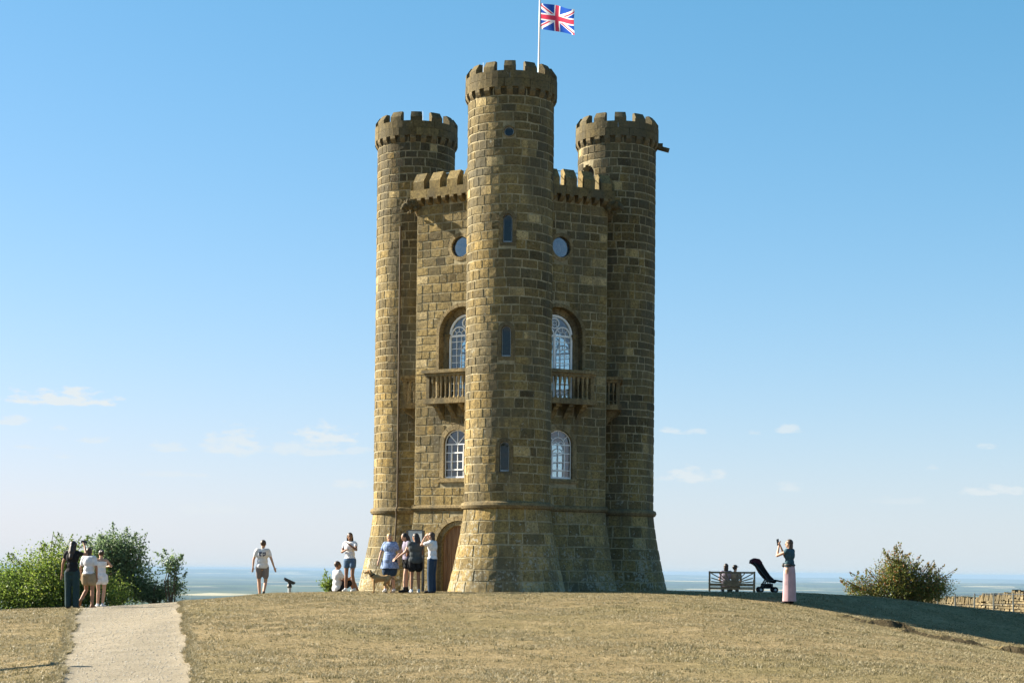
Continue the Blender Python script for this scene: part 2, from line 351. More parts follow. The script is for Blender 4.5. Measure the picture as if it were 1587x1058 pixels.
class Turret:
    def __init__(s, k):
        s.a0 = k*PI/3; d, _ = adir(s.a0); s.c = Vector((CX, CY, 0)) + d*RT; s.half = PI*TR; s.ops = []; s.k = k
    def P(s, u, z, d):
        n, _ = adir(s.a0+u/TR); p = s.c + n*(TR+flare(z)+d); p.z = z; return p
    def H(s, z): return s.half
class Face:
    def __init__(s, k):
        s.k = k; s.n, s.u = adir(k*PI/3+PI/6); s.ops = []
    def P(s, u, z, d):
        p = Vector((CX, CY, 0)) + s.n*(AP+flare(z, .34)+d) + s.u*u; p.z = z; return p
    def H(s, z): return (AP+flare(z, .34))*T30
class Op:                         # an opening: round headed, or a full circle
    def __init__(s, cu, z0, zs, hw, w, circle=False): s.cu, s.z0, s.zs, s.hw, s.w, s.circle = cu, z0, zs, hw, w, circle
    def half(s, z, off=0):
        r = s.hw+off; zb = s.zs-r if s.circle else s.z0-(off if s.sill else 0)
        if z <= zb or z >= s.zs+r: return 0
        if z <= s.zs and not s.circle: return r
        return math.sqrt(max(0, r*r-(z-s.zs)**2))
    sill = True
    def outline(s, off=0, n=12, zb=None):
        r = s.hw+off
        if s.circle: return [(s.cu+r*math.sin(t), s.zs-r*math.cos(t)) for t in [2*PI*i/(2*n) for i in range(2*n)]]
        zb = s.z0 if zb is None else zb
        return [(s.cu-r, zb)] + [(s.cu-r*math.cos(PI*i/n), s.zs+r*math.sin(PI*i/n)) for i in range(n+1)] + [(s.cu+r, zb)]

turrets = {k: Turret(k) for k in (0, 2, 4)}
faces = {k: Face(k) for k in range(6)}
T0 = turrets[0]
SL = [Op(-.02, 8.50, 9.11, .125, .10), Op(-.03, 5.53, 6.21, .125, .10), Op(-.05, 2.56, 3.21, .125, .10)]
T0.ops = SL + [Op(-.01, 0, 11.39, .13, .05, True)]
T2 = turrets[2]
T2.ops = [Op(-(53+120-1.8)*PI/180*TR, 10.3, 11.5, .27, .01)]
for k, f in faces.items():
    ox = -.15 if k == 5 else .05 if k == 0 else 0; oo = {5: -.08, 0: .06}.get(k, 0)
    f.up = Op(0, 4.5, 6.42, .74, .03); f.up.sill = False
    f.lo = Op(ox, 2.50, 3.42, .40, .16)
    f.oc = Op(oo, 0, 8.80, .285, .10, True)
    f.ops = [f.up, f.lo, f.oc]
    if k == 5:
        f.dr = Op(-.02, -.9, .68, .66, .14); f.dr.sill = False; f.ops.append(f.dr)

def core(obj, z0, z1, d, flip=False, step=.05, extra=.0, side=None):
    """the mortar skin, in rows, left open where windows and doors are"""
    b = MB(); z = z0; du = .16 if isinstance(obj, Turret) else 9
    while z < z1-1e-6:
        zt = min(z+step, z1); zc = (z+zt)/2; H = (side or obj.H)(zc); cuts = []
        for o in obj.ops:
            h = o.half(zc, .015)
            if h > 0: cuts.append((o.cu-h, o.cu+h))
        cuts.sort(); u = -H; ivs = []
        for a, c in cuts:
            if a > u: ivs.append((u, min(a, H)))
            u = max(u, c)
        if u < H: ivs.append((u, H))
        for a, c in ivs:
            if c-a < 1e-4: continue
            n = max(1, math.ceil((c-a)/du)); us = [a+(c-a)*i/n for i in range(n+1)]
            A = [obj.P(x, z, d) for x in us]; B = [obj.P(x, zt, d) for x in us]
            b.quadloop(B, A, closed=False) if flip else b.quadloop(A, B, closed=False)
        z = zt
    return b
# reveals through the wall thickness
def reveal(b, obj, op, d0, d1, off=.015, n=12):
    A = [obj.P(u, z, d0) for u, z in op.outline(off, n)]; B = [obj.P(u, z, d1) for u, z in op.outline(off, n)]
    b.quadloop(A, B, closed=True)

# course heights shared by the whole tower
zs_ = [1.76]
while zs_[-1] < 12.3: zs_.append(zs_[-1]+random.choice((.205,.225,.235,.25,.27)))
zs_[-1] = 12.34
CUP = list(zip(zs_[:-1], zs_[1:]))
zl = [1.62]
while zl[-1] > -.9: zl.append(zl[-1]-random.uniform(.27,.34))
CLO = [(b_, a_) for a_, b_ in zip(zl[:-1], zl[1:])]

def tone(z, obj, u):
    h = (z+1)/13; r = random.random()
    if isinstance(obj, Turret): v = .47-.25*h+random.gauss(0, .11)
    else: v = .50-.10*h+random.gauss(0, .10)
    hue = max(0, random.gauss(.28-.2*h, .18))
    q = obj.P(u, z, 0); v += .38*noise.noise(q*.55)+.18*noise.noise(q*1.7+Vector((7,3,1))); hue += .3*noise.noise(q*.4+Vector((3,9,2)))
    if isinstance(obj, Turret) and obj.k == 2: v -= .08  # right turret toned darker: algae, and its shade deepened in the stone colour
    if r < .045: v = random.uniform(.8, .97); hue = random.uniform(.0, .4)
    elif r < .10: v -= .15
    if z < 1.7 and isinstance(obj, Turret): v += .06
    return (min(1, max(0, v)), min(1, max(0, hue)), random.random())
def block(P_, u0, u1, z0, z1, d, t, bev=.010, rough=.0025, seg=.17):
    b = MB(); n = max(1, round((u1-u0)/seg)); rr = lambda s: random.uniform(-s, s)
    def P(u, z, d): q = P_(u, z, 0); return P_(u+.012*noise.noise(q*2.3), z+.022*noise.noise(q*.9+Vector((5,5,5)))+.008*noise.noise(q*3.1), d)
    rows = []
    for j in range(3):
        row = []
        for i in range(n+1):
            fu = u0+bev+(u1-u0-2*bev)*i/n; fz = z0+bev+(z1-z0-2*bev)*j/2
            edge = i in (0, n) or j in (0, 2)
            row.append((fu+rr(.009), fz+rr(.008), d+rr(rough)-(.004 if edge else 0)))
        rows.append(row)
    V = [P(*q) for row in rows for q in row]; w = n+1
    F = [(j*w+i, j*w+i+1, (j+1)*w+i+1, (j+1)*w+i) for j in range(2) for i in range(n)]
    b.add(V, F, t)
    loop = [(0, i) for i in range(n)]+[(j, n) for j in range(2)]+[(2, i) for i in range(n, 0, -1)]+[(j, 0) for j in range(2, 0, -1)]
    A, B = [], []
    for j, i in loop:
        u, z, dd = rows[j][i]
        ou = -bev*.8 if i == 0 else bev*.8 if i == n else 0; oz = -bev*.8 if j == 0 else bev*.8 if j == 2 else 0
        A.append(P(u+ou, z+oz, -.008)); B.append(P(u, z, dd))
    b.quadloop(A, B, t)
    return b
def merge(dst, src):
    k = len(dst.v); dst.v.extend(src.v); dst.f.extend([tuple(k+i for i in f) for f in src.f]); dst.t.extend(src.t); dst.m.extend(src.m)

front_blocks = []; rest = MB()
FIX = [(.62, 9.02, 9.28, (.97,.15,.5)), (.40, 8.55, 8.8, (.93,.1,.2)), (-.62, 2.66, 2.95, (.75,.95,.5)), (-.3, 1.3, 1.6, (.8,.85,.5)), (.78, 5.9, 6.2, (.9,.1,.5)), (.66, 10.7, 11.1, (.85,.25,.2)),
       (.1,4.0,4.2,(.15,.05,.5))]
def lay(obj, courses):
    for (z0, z1) in courses:
        zc = (z0+z1)/2; H = obj.H(zc); isT = isinstance(obj, Turret); g = .011
        cuts = []
        for o in obj.ops:
            h = max([o.half(z, .015) for z in (z0, zc, z1)]+[o.half(zc, o.w*.9)])
            if h > 0: cuts.append((o.cu-h, o.cu+h))
        cuts.sort(); u = -H; ivs = []
        for a, c in cuts:
            if a > u: ivs.append((u, min(a, H)))
            u = max(u, c)
        if u < H: ivs.append((u, H))
        for a, c in ivs:
            if c-a < .05: continue
            us = [a]; q = isT is False and abs(a+H) < .01
            if q: us.append(a+random.choice((.2, .38)))
            while us[-1] < c-.001:
                w = random.uniform(.20, .50) if zc > 1.7 else random.uniform(.30, .66)
                nx = us[-1]+w
                if c-nx < .2: nx = c
                us.append(nx)
            us[-1] = c
            for p, r in zip(us[:-1], us[1:]):
                if r-p < .07: continue
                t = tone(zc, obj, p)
                if not isT and (abs(p+H) < .01 or abs(r-H) < .01): t = (min(1, t[0]+.10), t[1], t[2])
                if obj is T0:
                    for fu, fz0, fz1, ft in FIX:
                        if p < fu < r and fz0 < zc < fz1: t = ft
                if obj.__class__ is Turret and obj.k == 4 and 7.9 < zc < 8.5 and -.75 < (p+r)/2-(-60*PI/180*TR*-1) < -.4: t = (.97, .05, .5)
                d = random.uniform(.011, .019)
                b = block(obj.P, p+g*random.uniform(.6,1.3), r-g*random.uniform(.6,1.3), z0+g*random.uniform(.6,1.3), z1-g*random.uniform(.6,1.3), d, t)
                if obj is T0: front_blocks.append(((r-p)*(z1-z0)*max(0, math.cos((p+r)/2/TR)), b))
                else: merge(rest, b)
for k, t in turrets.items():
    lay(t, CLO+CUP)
    b = core(t, -1.1, 12.6, 0)
    for o in t.ops: reveal(b, t, o, 0, -.28)
    for i in range(16):  # dark stones behind the corbels, the gaps' shade put into their tone
        u0 = 2*t.half*i/16-t.half; merge(rest, block(t.P, u0+.008, u0+2*t.half/16-.008, 12.35, 12.545, .012, (random.uniform(0,.15), 0, random.random())))
    tbuild(b, 'turret', M_MORTAR)
for k, f in faces.items():
    lay(f, CLO+[c for c in CUP if c[0] < 9.9][:-1]+[([c for c in CUP if c[0] < 9.9][-1][0], 10.02)])
    b = core(f, -1.1, 10.5, 0); inner = lambda z: (AP-.42)*T30
    merge(b, core(f, 1.6, 10.45, -.42, True, side=inner))
    for o in f.ops: reveal(b, f, o, 0, -.42 if o is not getattr(f, 'dr', None) else -.5)
    tbuild(b, 'wall', M_MORTAR)
front_blocks.sort(key=lambda x: -x[0])
for i, (_, b) in enumerate(front_blocks):
    if i < 290: tbuild(b, 'stone_block', M_BLOCK)
    else: merge(rest, b)

# dressed surrounds cut into stones
n_sur = [0]
def surround(obj, op, w, d1, depth, parent_single, step=.3, nv=7, own=True, bottom=None, t0=.5):
    """jamb stones and voussoirs round an opening; returns nothing, builds parts"""
    pcs = []
    def piece(pi, po, t):   # matching inner and outer polylines
        b = MB(); n = len(pi)
        I1 = [obj.P(u, z, d1) for u, z in pi]; O1 = [obj.P(u, z, d1-.004) for u, z in po]
        I0 = [obj.P(u, z, -depth) for u, z in pi]; O0 = [obj.P(u, z, -.02) for u, z in po]
        b.quadloop(O1, I1, t, False); b.quadloop(I1, I0, t, False); b.quadloop(O0, O1, t, False)
        b.add([I0[0], I1[0], O1[0], O0[0]], [(0,1,2,3)], t); b.add([I0[-1], I1[-1], O1[-1], O0[-1]], [(3,2,1,0)], t)
        pcs.append(b)
    tt = lambda: (min(1, max(0, t0+random.gauss(0, .12))), 0, random.random())
    hw, cu = op.hw, op.cu; g = .004
    if op.circle:
        n = nv+3
        for i in range(n):
            a0, a1 = 2*PI*i/n+.01, 2*PI*(i+1)/n-.01; an = [a0+(a1-a0)*j/3 for j in range(4)]
            piece([(cu-hw*math.sin(a), op.zs-hw*math.cos(a)) for a in an], [(cu-(hw+w)*math.sin(a), op.zs-(hw+w)*math.cos(a)) for a in an], tt())
    else:
        zb = op.z0 if bottom is None else bottom; nj = max(1, round((op.zs-zb)/step))
        for sgn in (-1, 1):
            for i in range(nj):
                za = zb+(op.zs-zb)*i/nj+g; zb_ = zb+(op.zs-zb)*(i+1)/nj-g
                I = [(cu+sgn*hw, za), (cu+sgn*hw, zb_)]; O = [(cu+sgn*(hw+w), za), (cu+sgn*(hw+w), zb_)]
                piece(I, O, tt()) if sgn < 0 else piece(I[::-1], O[::-1], tt())
        for i in range(nv):
            a0, a1 = PI*i/nv+.01, PI*(i+1)/nv-.01; an = [a0+(a1-a0)*j/3 for j in range(4)]
            piece([(cu-hw*math.cos(a), op.zs+hw*math.sin(a)) for a in an], [(cu-(hw+w)*math.cos(a), op.zs+(hw+w)*math.sin(a)) for a in an], tt())
        if op.sill:
            piece([(cu+hw+w*.8, zb), (cu-hw-w*.8, zb)], [(cu+hw+w*.8, zb-.1), (cu-hw-w*.8, zb-.1)], tt())
    if own:
        for b in pcs: tbuild(b, 'surround_stone', M_DRESS); n_sur[0] += 1
    else:
        a = MB()
        for b in pcs: merge(a, b)
        o = tbuild(a, 'window_surround', M_DRESS, kind='stuff')
def bar(b, obj, p, q, w, d, th):
    (u0, z0), (u1, z1) = p, q; L = math.hypot(u1-u0, z1-z0); nx, nz = -(z1-z0)/L*w/2, (u1-u0)/L*w/2
    c = [(u0-nx, z0-nz), (u1-nx, z1-nz), (u1+nx, z1+nz), (u0+nx, z0+nz)]
    V = [obj.P(u, z, d) for u, z in c]+[obj.P(u, z, d-th) for u, z in c]
    b.add(V, [(0,1,2,3), (0,4,5,1), (1,5,6,2), (2,6,7,3), (3,7,4,0)])
def arc(b, obj, c, r, a0, a1, w, d, th, n=12):
    pts = [(c[0]-r*math.cos(a0+(a1-a0)*i/n), c[1]+r*math.sin(a0+(a1-a0)*i/n)) for i in range(n+1)]
    for p, q in zip(pts[:-1], pts[1:]): bar(b, obj, p, q, w, d, th)
def pane(obj, op, d, par, zb=None, mat=None):
    pts = op.outline(0, 12, zb); b = MB(); b.add([obj.P(u, z, d) for u, z in pts], [tuple(range(len(pts)))[::-1]])
    tbuild(b, 'pane', mat or M_GLASS, par=par)

# turret slit windows
for o in SL:
    surround(T0, o, .10, .021, .12, None, .32, 3, t0=.2)
    b = MB(); i_ = o.outline(0, 10); j_ = o.outline(-.012, 10, o.z0+.012)
    b.quadloop([T0.P(u, z, -.10) for u, z in i_], [T0.P(u, z, -.10) for u, z in j_])
    bar(b, T0, (o.cu-.12, o.z0+.02), (o.cu+.12, o.z0+.02), .035, -.07, .06)
    wdw = tbuild(b, 'slit_window', M_GREYM); pane(T0, o, -.12, wdw, mat=M_GLASS2)
    bk = MB(); bk.add([T0.P(u, z, -.27) for u, z in o.outline(.02, 10)], [tuple(range(13))[::-1]]); tbuild(bk, 'window_recess', M_DARKIN)
o = T0.ops[3]; surround(T0, o, .04, .024, .1, None, nv=5, t0=.45)
b = MB(); arc(b, T0, (o.cu, o.zs), .125, 0, 2*PI, .014, -.06, .04, 16); wdw = tbuild(b, 'round_window', M_GREYM); pane(T0, o, -.08, wdw, mat=M_GLASS2)
bk = MB(); bk.add([T0.P(u, z, -.27) for u, z in o.outline(.02)], [tuple(range(24))[::-1]]); tbuild(bk, 'window_recess', M_DARKIN)
o = T2.ops[0]; bk = MB(); bk.add([T2.P(u, z, -.2) for u, z in o.outline(.02)], [tuple(range(15))[::-1]]); tbuild(bk, 'roof_doorway', M_DARKIN)


class Flat:                       # a face whose opening frames stand plumb (for the door in the battered base)
    def __init__(s, f, d): s.f = f; s.d = d
    def P(s, u, z, d):
        p = Vector((CX, CY, 0)) + s.f.n*(AP+s.d+d) + s.f.u*u; p.z = z; return p
near = (0, 5)
for k, f in faces.items():
    own = k in near
    # balcony window, set back behind a moulded arch
    o = f.up
    surround(f, o, .10, .024, .26, None, .32, 9, own, t0=.48)
    inner_op = Op(0, 4.5, 6.42, .58, .14); inner_op.sill = False
    fl = Flat(f, -.20); surround(fl, inner_op, .17, .0, .1, None, .5, 7, own, t0=.62)
    b = MB()
    for s_ in (-1, 1): 
        for zz, ww, hh in ((6.36, .05, .07), (6.43, .075, .06)):
            p = [(s_*(.60+ww), zz), (s_*(.60-ww), zz)]; bar(b, fl, *(p if s_ < 0 else p[::-1]), hh, .05, .08)
    tbuild(b, 'impost', M_DRESS)
    w = MB(); D = -.02; r = .53
    w.quadloop([fl.P(u, z, D) for u, z in Op(0, 4.55, 6.42, .56, 0).outline(0, 16)], [fl.P(u, z, D) for u, z in Op(0, 4.60, 6.42, .50, 0).outline(0, 16)])
    w.quadloop([fl.P(u, z, D-.06) for u, z in Op(0, 4.60, 6.42, .50, 0).outline(0, 16)][::-1], [fl.P(u, z, D) for u, z in Op(0, 4.60, 6.42, .50, 0).outline(0, 16)][::-1])
    bar(w, fl, (-.5, 6.40), (.5, 6.40), .055, D, .05); bar(w, fl, (0, 4.55), (0, 6.40), .06, D, .05)
    for s_ in (-1, 1):
        for uu in (.155, .31): bar(w, fl, (s_*(.02+uu), 4.6), (s_*(.02+uu), 6.38), .018, D-.015, .03)
        arc(w, fl, (s_*.25, 6.41), .235, 0, PI, .035, D, .04, 10)
        arc(w, fl, (s_*.25, 6.41), .10, 0, PI, .016, D-.01, .03, 8)
        for a in (45, 90, 135): bar(w, fl, (s_*.25-.1*math.cos(R(a)), 6.41+.1*math.sin(R(a))), (s_*.25-.23*math.cos(R(a)), 6.41+.23*math.sin(R(a))), .014, D-.01, .03)
    zz = 4.72
    while zz < 6.3: bar(w, fl, (-.5, zz), (.5, zz), .018, D-.012, .03); zz += .19
    arc(w, fl, (0, 6.745), .135, 0, 2*PI, .032, D, .04, 16); arc(w, fl, (0, 6.745), .06, 0, 2*PI, .014, D-.01, .03, 10)
    for a in range(4): bar(w, fl, (.06*math.cos(PI/4+a*PI/2), 6.745+.06*math.sin(PI/4+a*PI/2)), (.13*math.cos(PI/4+a*PI/2), 6.745+.13*math.sin(PI/4+a*PI/2)), .014, D-.01, .03)
    wdw = tbuild(w, 'balcony_window', M_WHITE)
    pane(fl, Op(0, 4.6, 6.42, .51, 0), D-.03, wdw)
    # balcony
    dp = .40; hl = .90
    b = MB(); z0 = 4.50
    b.add([f.P(u, z, d) for u, z, d in [(-hl-.06,z0,dp+.05),(hl+.06,z0,dp+.05),(hl+.06,z0+.15,dp+.05),(-hl-.06,z0+.15,dp+.05),(-hl-.06,z0,0),(hl+.06,z0,0),(hl+.06,z0+.15,0),(-hl-.06,z0+.15,0)]],
          [(0,1,2,3),(1,5,6,2),(3,2,6,7),(4,0,3,7),(4,5,1,0)], (.55,0,0)); tbuild(b, 'balcony_slab', M_DRESS)
    b = MB(); 
    for (za, zb_, e) in ((5.25, 5.33, .03), (5.33, 5.42, .09)):
        b.add([f.P(u, z, d) for u, z, d in [(-hl-e,za,dp+e),(hl+e,za,dp+e),(hl+e,zb_,dp+e),(-hl-e,zb_,dp+e),(-hl-e,za,.0),(hl+e,za,.0),(hl+e,zb_,.0),(-hl-e,zb_,.0),
               (-hl+.13,za,dp-.13),(hl-.13,za,dp-.13),(hl-.13,zb_,dp-.13),(-hl+.13,zb_,dp-.13),(-hl+.13,za,0),(hl-.13,za,0),(hl-.13,zb_,0),(-hl+.13,zb_,0)]],
              [(0,1,2,3),(1,5,6,2),(4,0,3,7),(3,2,10,11),(2,6,14,10),(3,11,15,7),(0,8,9,1),(1,9,13,5),(0,4,12,8),(8,11,10,9),(9,10,14,13),(8,12,15,11)], (.55,0,0))
    tbuild(b, 'balcony_rail', M_DRESS)
    def baluster(u, d, along=True):
        m_ = MB(); c = f.P(u, 4.65, d)
        m_.lathe([(.036,0),(.036,.03),(.018,.06),(.019,.34),(.028,.40),(.040,.46),(.046,.61)], 8, c, (.95,0,0)); tbuild(m_, 'baluster', M_DRESS, True)
    nb = 13
    us = [-hl+.06+(2*hl-.12)*i/(nb-1) for i in range(nb)]
    for i, u in enumerate(us):
        if i in (0, nb-1):
            m_ = MB(); V = [f.P(u+a, z, dp-.05+d_) for z in (4.65, 5.25) for a, d_ in ((-.05,-.05),(.05,-.05),(.05,.05),(-.05,.05))]
            m_.add(V, [(0,1,5,4),(1,2,6,5),(2,3,7,6),(3,0,4,7)], (.5,0,0)); tbuild(m_, 'balcony_pier', M_DRESS)
        else: baluster(u, dp-.05)
    for s_ in (-1, 1):
        for d_ in (.09, .22): baluster(s_*(hl-.06), d_)
    for i in range(nb-1):      # little arches between the balusters
        a_ = MB(); c = (us[i]+us[i+1])/2; r = (us[1]-us[0])/2-.012
        A = [(c-r*math.cos(PI*j/6), 5.10+.14*math.sin(PI*j/6)**.8) for j in range(7)]; B = [(c-(r+.012)*math.cos(PI*j/6), 5.255) for j in range(7)]
        a_.quadloop([f.P(u, z, dp-.02) for u, z in A], [f.P(u, z, dp-.02) for u, z in B], (.85,0,0), False)
        a_.quadloop([f.P(u, z, dp-.08) for u, z in A], [f.P(u, z, dp-.02) for u, z in A], (.6,0,0), False)
        tbuild(a_, 'arcade_arch', M_DRESS)
    for u in (-.62, -.21, .21, .62):
        m_ = MB(); prof = [(0, 4.5), (dp-.02, 4.5), (dp-.03, 4.43), (dp-.13, 4.40), (dp-.16, 4.34), (dp-.26, 4.28), (.07, 4.18), (0, 4.10)]
        A = [f.P(u-.07, z, d) for d, z in prof]; B = [f.P(u+.07, z, d) for d, z in prof]; n = len(prof)
        m_.quadloop(B, A, (.5,.2,0)); m_.add(A, [tuple(range(n))], (.5,.2,0)); m_.add(B, [tuple(range(n))[::-1]], (.5,.2,0)); tbuild(m_, 'bracket', M_DRESS)
    # ground-floor window
    o = f.lo; surround(f, o, .14, .024, .13, None, .3, 7, own, t0=.66)
    w = MB(); D = -.06; c = o.cu
    w.quadloop([f.P(u, z, D) for u, z in o.outline(0, 14)], [f.P(u, z, D) for u, z in o.outline(-.035, 14, o.z0+.05)])
    bar(w, f, (c-.38, 3.42), (c+.38, 3.42), .03, D, .04)
    for uu in (-.19, 0, .19): bar(w, f, (c+uu, 2.52), (c+uu, 3.42), .02, D-.005, .03)
    for zz in (2.73, 2.955, 3.19): bar(w, f, (c-.38, zz), (c+.38, zz), .02, D-.005, .03)
    for p, q in (((c-.19, 2.73), (c+.19, 2.73)), ((c-.19, 3.19), (c+.19, 3.19)), ((c-.19, 2.73), (c-.19, 3.19)), ((c+.19, 2.73), (c+.19, 3.19))): bar(w, f, p, q, .035, D+.01, .04)
    if k % 2:
        for a in (45, 90, 135): bar(w, f, (c, 3.42), (c-.37*math.cos(R(a)), 3.42+.37*math.sin(R(a))), .022, D-.005, .03)
    else:
        for s_ in (-1, 1): arc(w, f, (c+s_*.085, 3.42), .085, 0, PI, .018, D-.005, .03, 8)
        arc(w, f, (c, 3.42), .2, 0, PI, .02, D-.005, .03, 12)
        for a in (40, 90, 140): bar(w, f, (c-.2*math.cos(R(a)), 3.42+.2*math.sin(R(a))), (c-.37*math.cos(R(a)), 3.42+.37*math.sin(R(a))), .02, D-.005, .03)
    wdw = tbuild(w, 'arched_window', M_WHITE); pane(f, o, D-.02, wdw)
    b = MB(); V = [f.P(c+u, z, d) for z in (2.39, 2.46) for u, d in ((-.58,-.02),(.58,-.02),(.58,.06),(-.58,.06))]
    b.add(V, [(0,1,2,3),(4,7,6,5),(3,2,6,7),(0,3,7,4),(1,5,6,2)], (.6,.1,0)); tbuild(b, 'window_sill', M_DRESS)
    # round window
    o = f.oc; surround(f, o, .10, .026, .12, None, nv=5, own=own, t0=.5)
    w = MB(); arc(w, f, (o.cu, o.zs), .272, 0, 2*PI, .02, -.05, .04, 20); wdw = tbuild(w, 'round_window', M_IRON); pane(f, o, -.07, wdw)
    if k == 5:
        o = f.dr; surround(f, o, .13, .06, .05, None, .34, 9, True, bottom=-.6, t0=.55)
        fd = Flat(f, .05); o2 = Op(o.cu, -.6, .66, .55, 0); o2.sill = False; surround(fd, o2, .12, 0, .1, None, .45, 7, True, t0=.7)
        fd = Flat(f, -.05); b = None
        nbd = 8; hw = .55
        dr = MB(); ol = Op(o.cu, -.62, .66, .57, 0).outline(0, 14); dr.add([fd.P(u, z, -.03) for u, z in ol], [tuple(range(len(ol)))[::-1]], (.2,0,0)); door = tbuild(dr, 'door', M_OAK)
        for i in range(nbd):
            ua, ub = -hw+2*hw*i/nbd+.006, -hw+2*hw*(i+1)/nbd-.006; top = lambda u: .66+math.sqrt(max(0, hw*hw-u*u))
            pts = [(ua, -.6), (ub, -.6), (ub, top(ub)), ((ua+ub)/2, top((ua+ub)/2)), (ua, top(ua))]; pts = [(u+o.cu, z) for u, z in pts]
            m_ = MB(); t = (random.random(),0,0); A = [fd.P(u, z, 0) for u, z in pts]; B = [fd.P(u, z, -.03) for u, z in pts]; m_.add(A, [(0,1,2,3,4)], t); m_.quadloop(B, A, t)
            tbuild(m_, 'door_board', M_OAK, par=door)
    # string course
    b = MB(); prof = [(-.02, 1.60), (.055, 1.63), (.085, 1.69), (.06, 1.75), (-.02, 1.79)]; H = f.H(1.7)+.05
    for p, q in zip(prof[:-1], prof[1:]):
        A = [f.P(-H, p[1], p[0]), f.P(H, p[1], p[0])]; B = [f.P(-H, q[1], q[0]), f.P(H, q[1], q[0])]; b.quadloop(A, B, (.4,0,0), False)
    tbuild(b, 'string_course', M_DRESS)
    # corbelled parapet with sloping merlons
    zc, zb_, zsill, zt = 10.03, 10.22, 10.45, 10.93; H = AP*T30+.2*T30; g = .26; n = int(2*H/g)
    for i in range(n+1):
        u = -H+.02+(2*H-.04)*i/n; m_ = MB(); wd = .065
        prof = [(0, zb_), (.2, zb_), (.2, zb_-.06), (.14, zb_-.13), (0, zc)]; A = [f.P(u-wd, z, d) for d, z in prof]; B = [f.P(u+wd, z, d) for d, z in prof]
        m_.quadloop(B, A, (.3,0,0)); m_.add(A, [tuple(range(5))], (.3,0,0)); m_.add(B, [tuple(range(5))[::-1]], (.3,0,0)); tbuild(m_, 'corbel', M_DRESS)
    u = -H; 
    while u < H-.01:
        u2 = min(H, u+random.uniform(.5, .8)); u2 = H if H-u2 < .3 else u2; t = (random.uniform(.25,.5), random.uniform(0,.2), 0); m_ = MB()
        hin = lambda x: x*(AP-.14)/(AP+.2) if abs(abs(x)-H) < .001 else x
        V = [f.P(u+.004, zb_, .2), f.P(u2-.004, zb_, .2), f.P(u2-.004, zsill, .2), f.P(u+.004, zsill, .2), f.P(hin(u), zb_, -.14), f.P(hin(u2), zb_, -.14), f.P(hin(u2), zsill, -.14), f.P(hin(u), zsill, -.14)]
        m_.add(V, [(0,1,2,3),(3,2,6,7),(5,4,7,6),(4,5,1,0),(1,5,6,2),(4,0,3,7)], t); tbuild(m_, 'parapet_stone', M_BLOCK); u = u2
    nm = 6; per = 2*H/nm
    for i in range(nm):
        c = -H+per*(i+.5)+random.uniform(-.015,.015); w2 = .172; 
        prof = [(.19, zsill), (.19, zsill+.22), (.02, zt), (-.13, zt-.01), (-.13, zsill)]
        t = (random.uniform(.35,.6), random.uniform(0,.2), 0); jit = random.uniform(-.02,.02)
        A = [f.P(c-w2+random.uniform(-.01,.01), z+jit*(z > zsill), d) for d, z in prof]; B = [f.P(c+w2+random.uniform(-.01,.01), z+jit*(z > zsill), d) for d, z in prof]
        m_ = MB(); m_.quadloop(B, A, t); m_.add(A, [tuple(range(5))], t); m_.add(B, [tuple(range(5))[::-1]], t); tbuild(m_, 'merlon', M_BLOCK)

def hexplate(name, z, r, mat, th=.12):
    b = MB(); A = [Vector((CX, CY, z))+adir(i*PI/3)[0]*r for i in range(6)]; B = [p+Vector((0,0,th)) for p in A]
    b.quadloop(A, B); b.add(A, [tuple(range(6))[::-1]]); b.add(B, [tuple(range(6))]); tbuild(b, name, mat)
hexplate('roof', 10.2, RC-.08, M_LEAD); hexplate('upper_floor', 7.65, RC-.3, M_PLASTER); hexplate('floor', 4.25, RC-.3, M_PLASTER); hexplate('ground_floor', -.75, RC-.3, M_DARKIN); hexplate('middle_floor', 1.4, RC-.3, M_DARKIN)

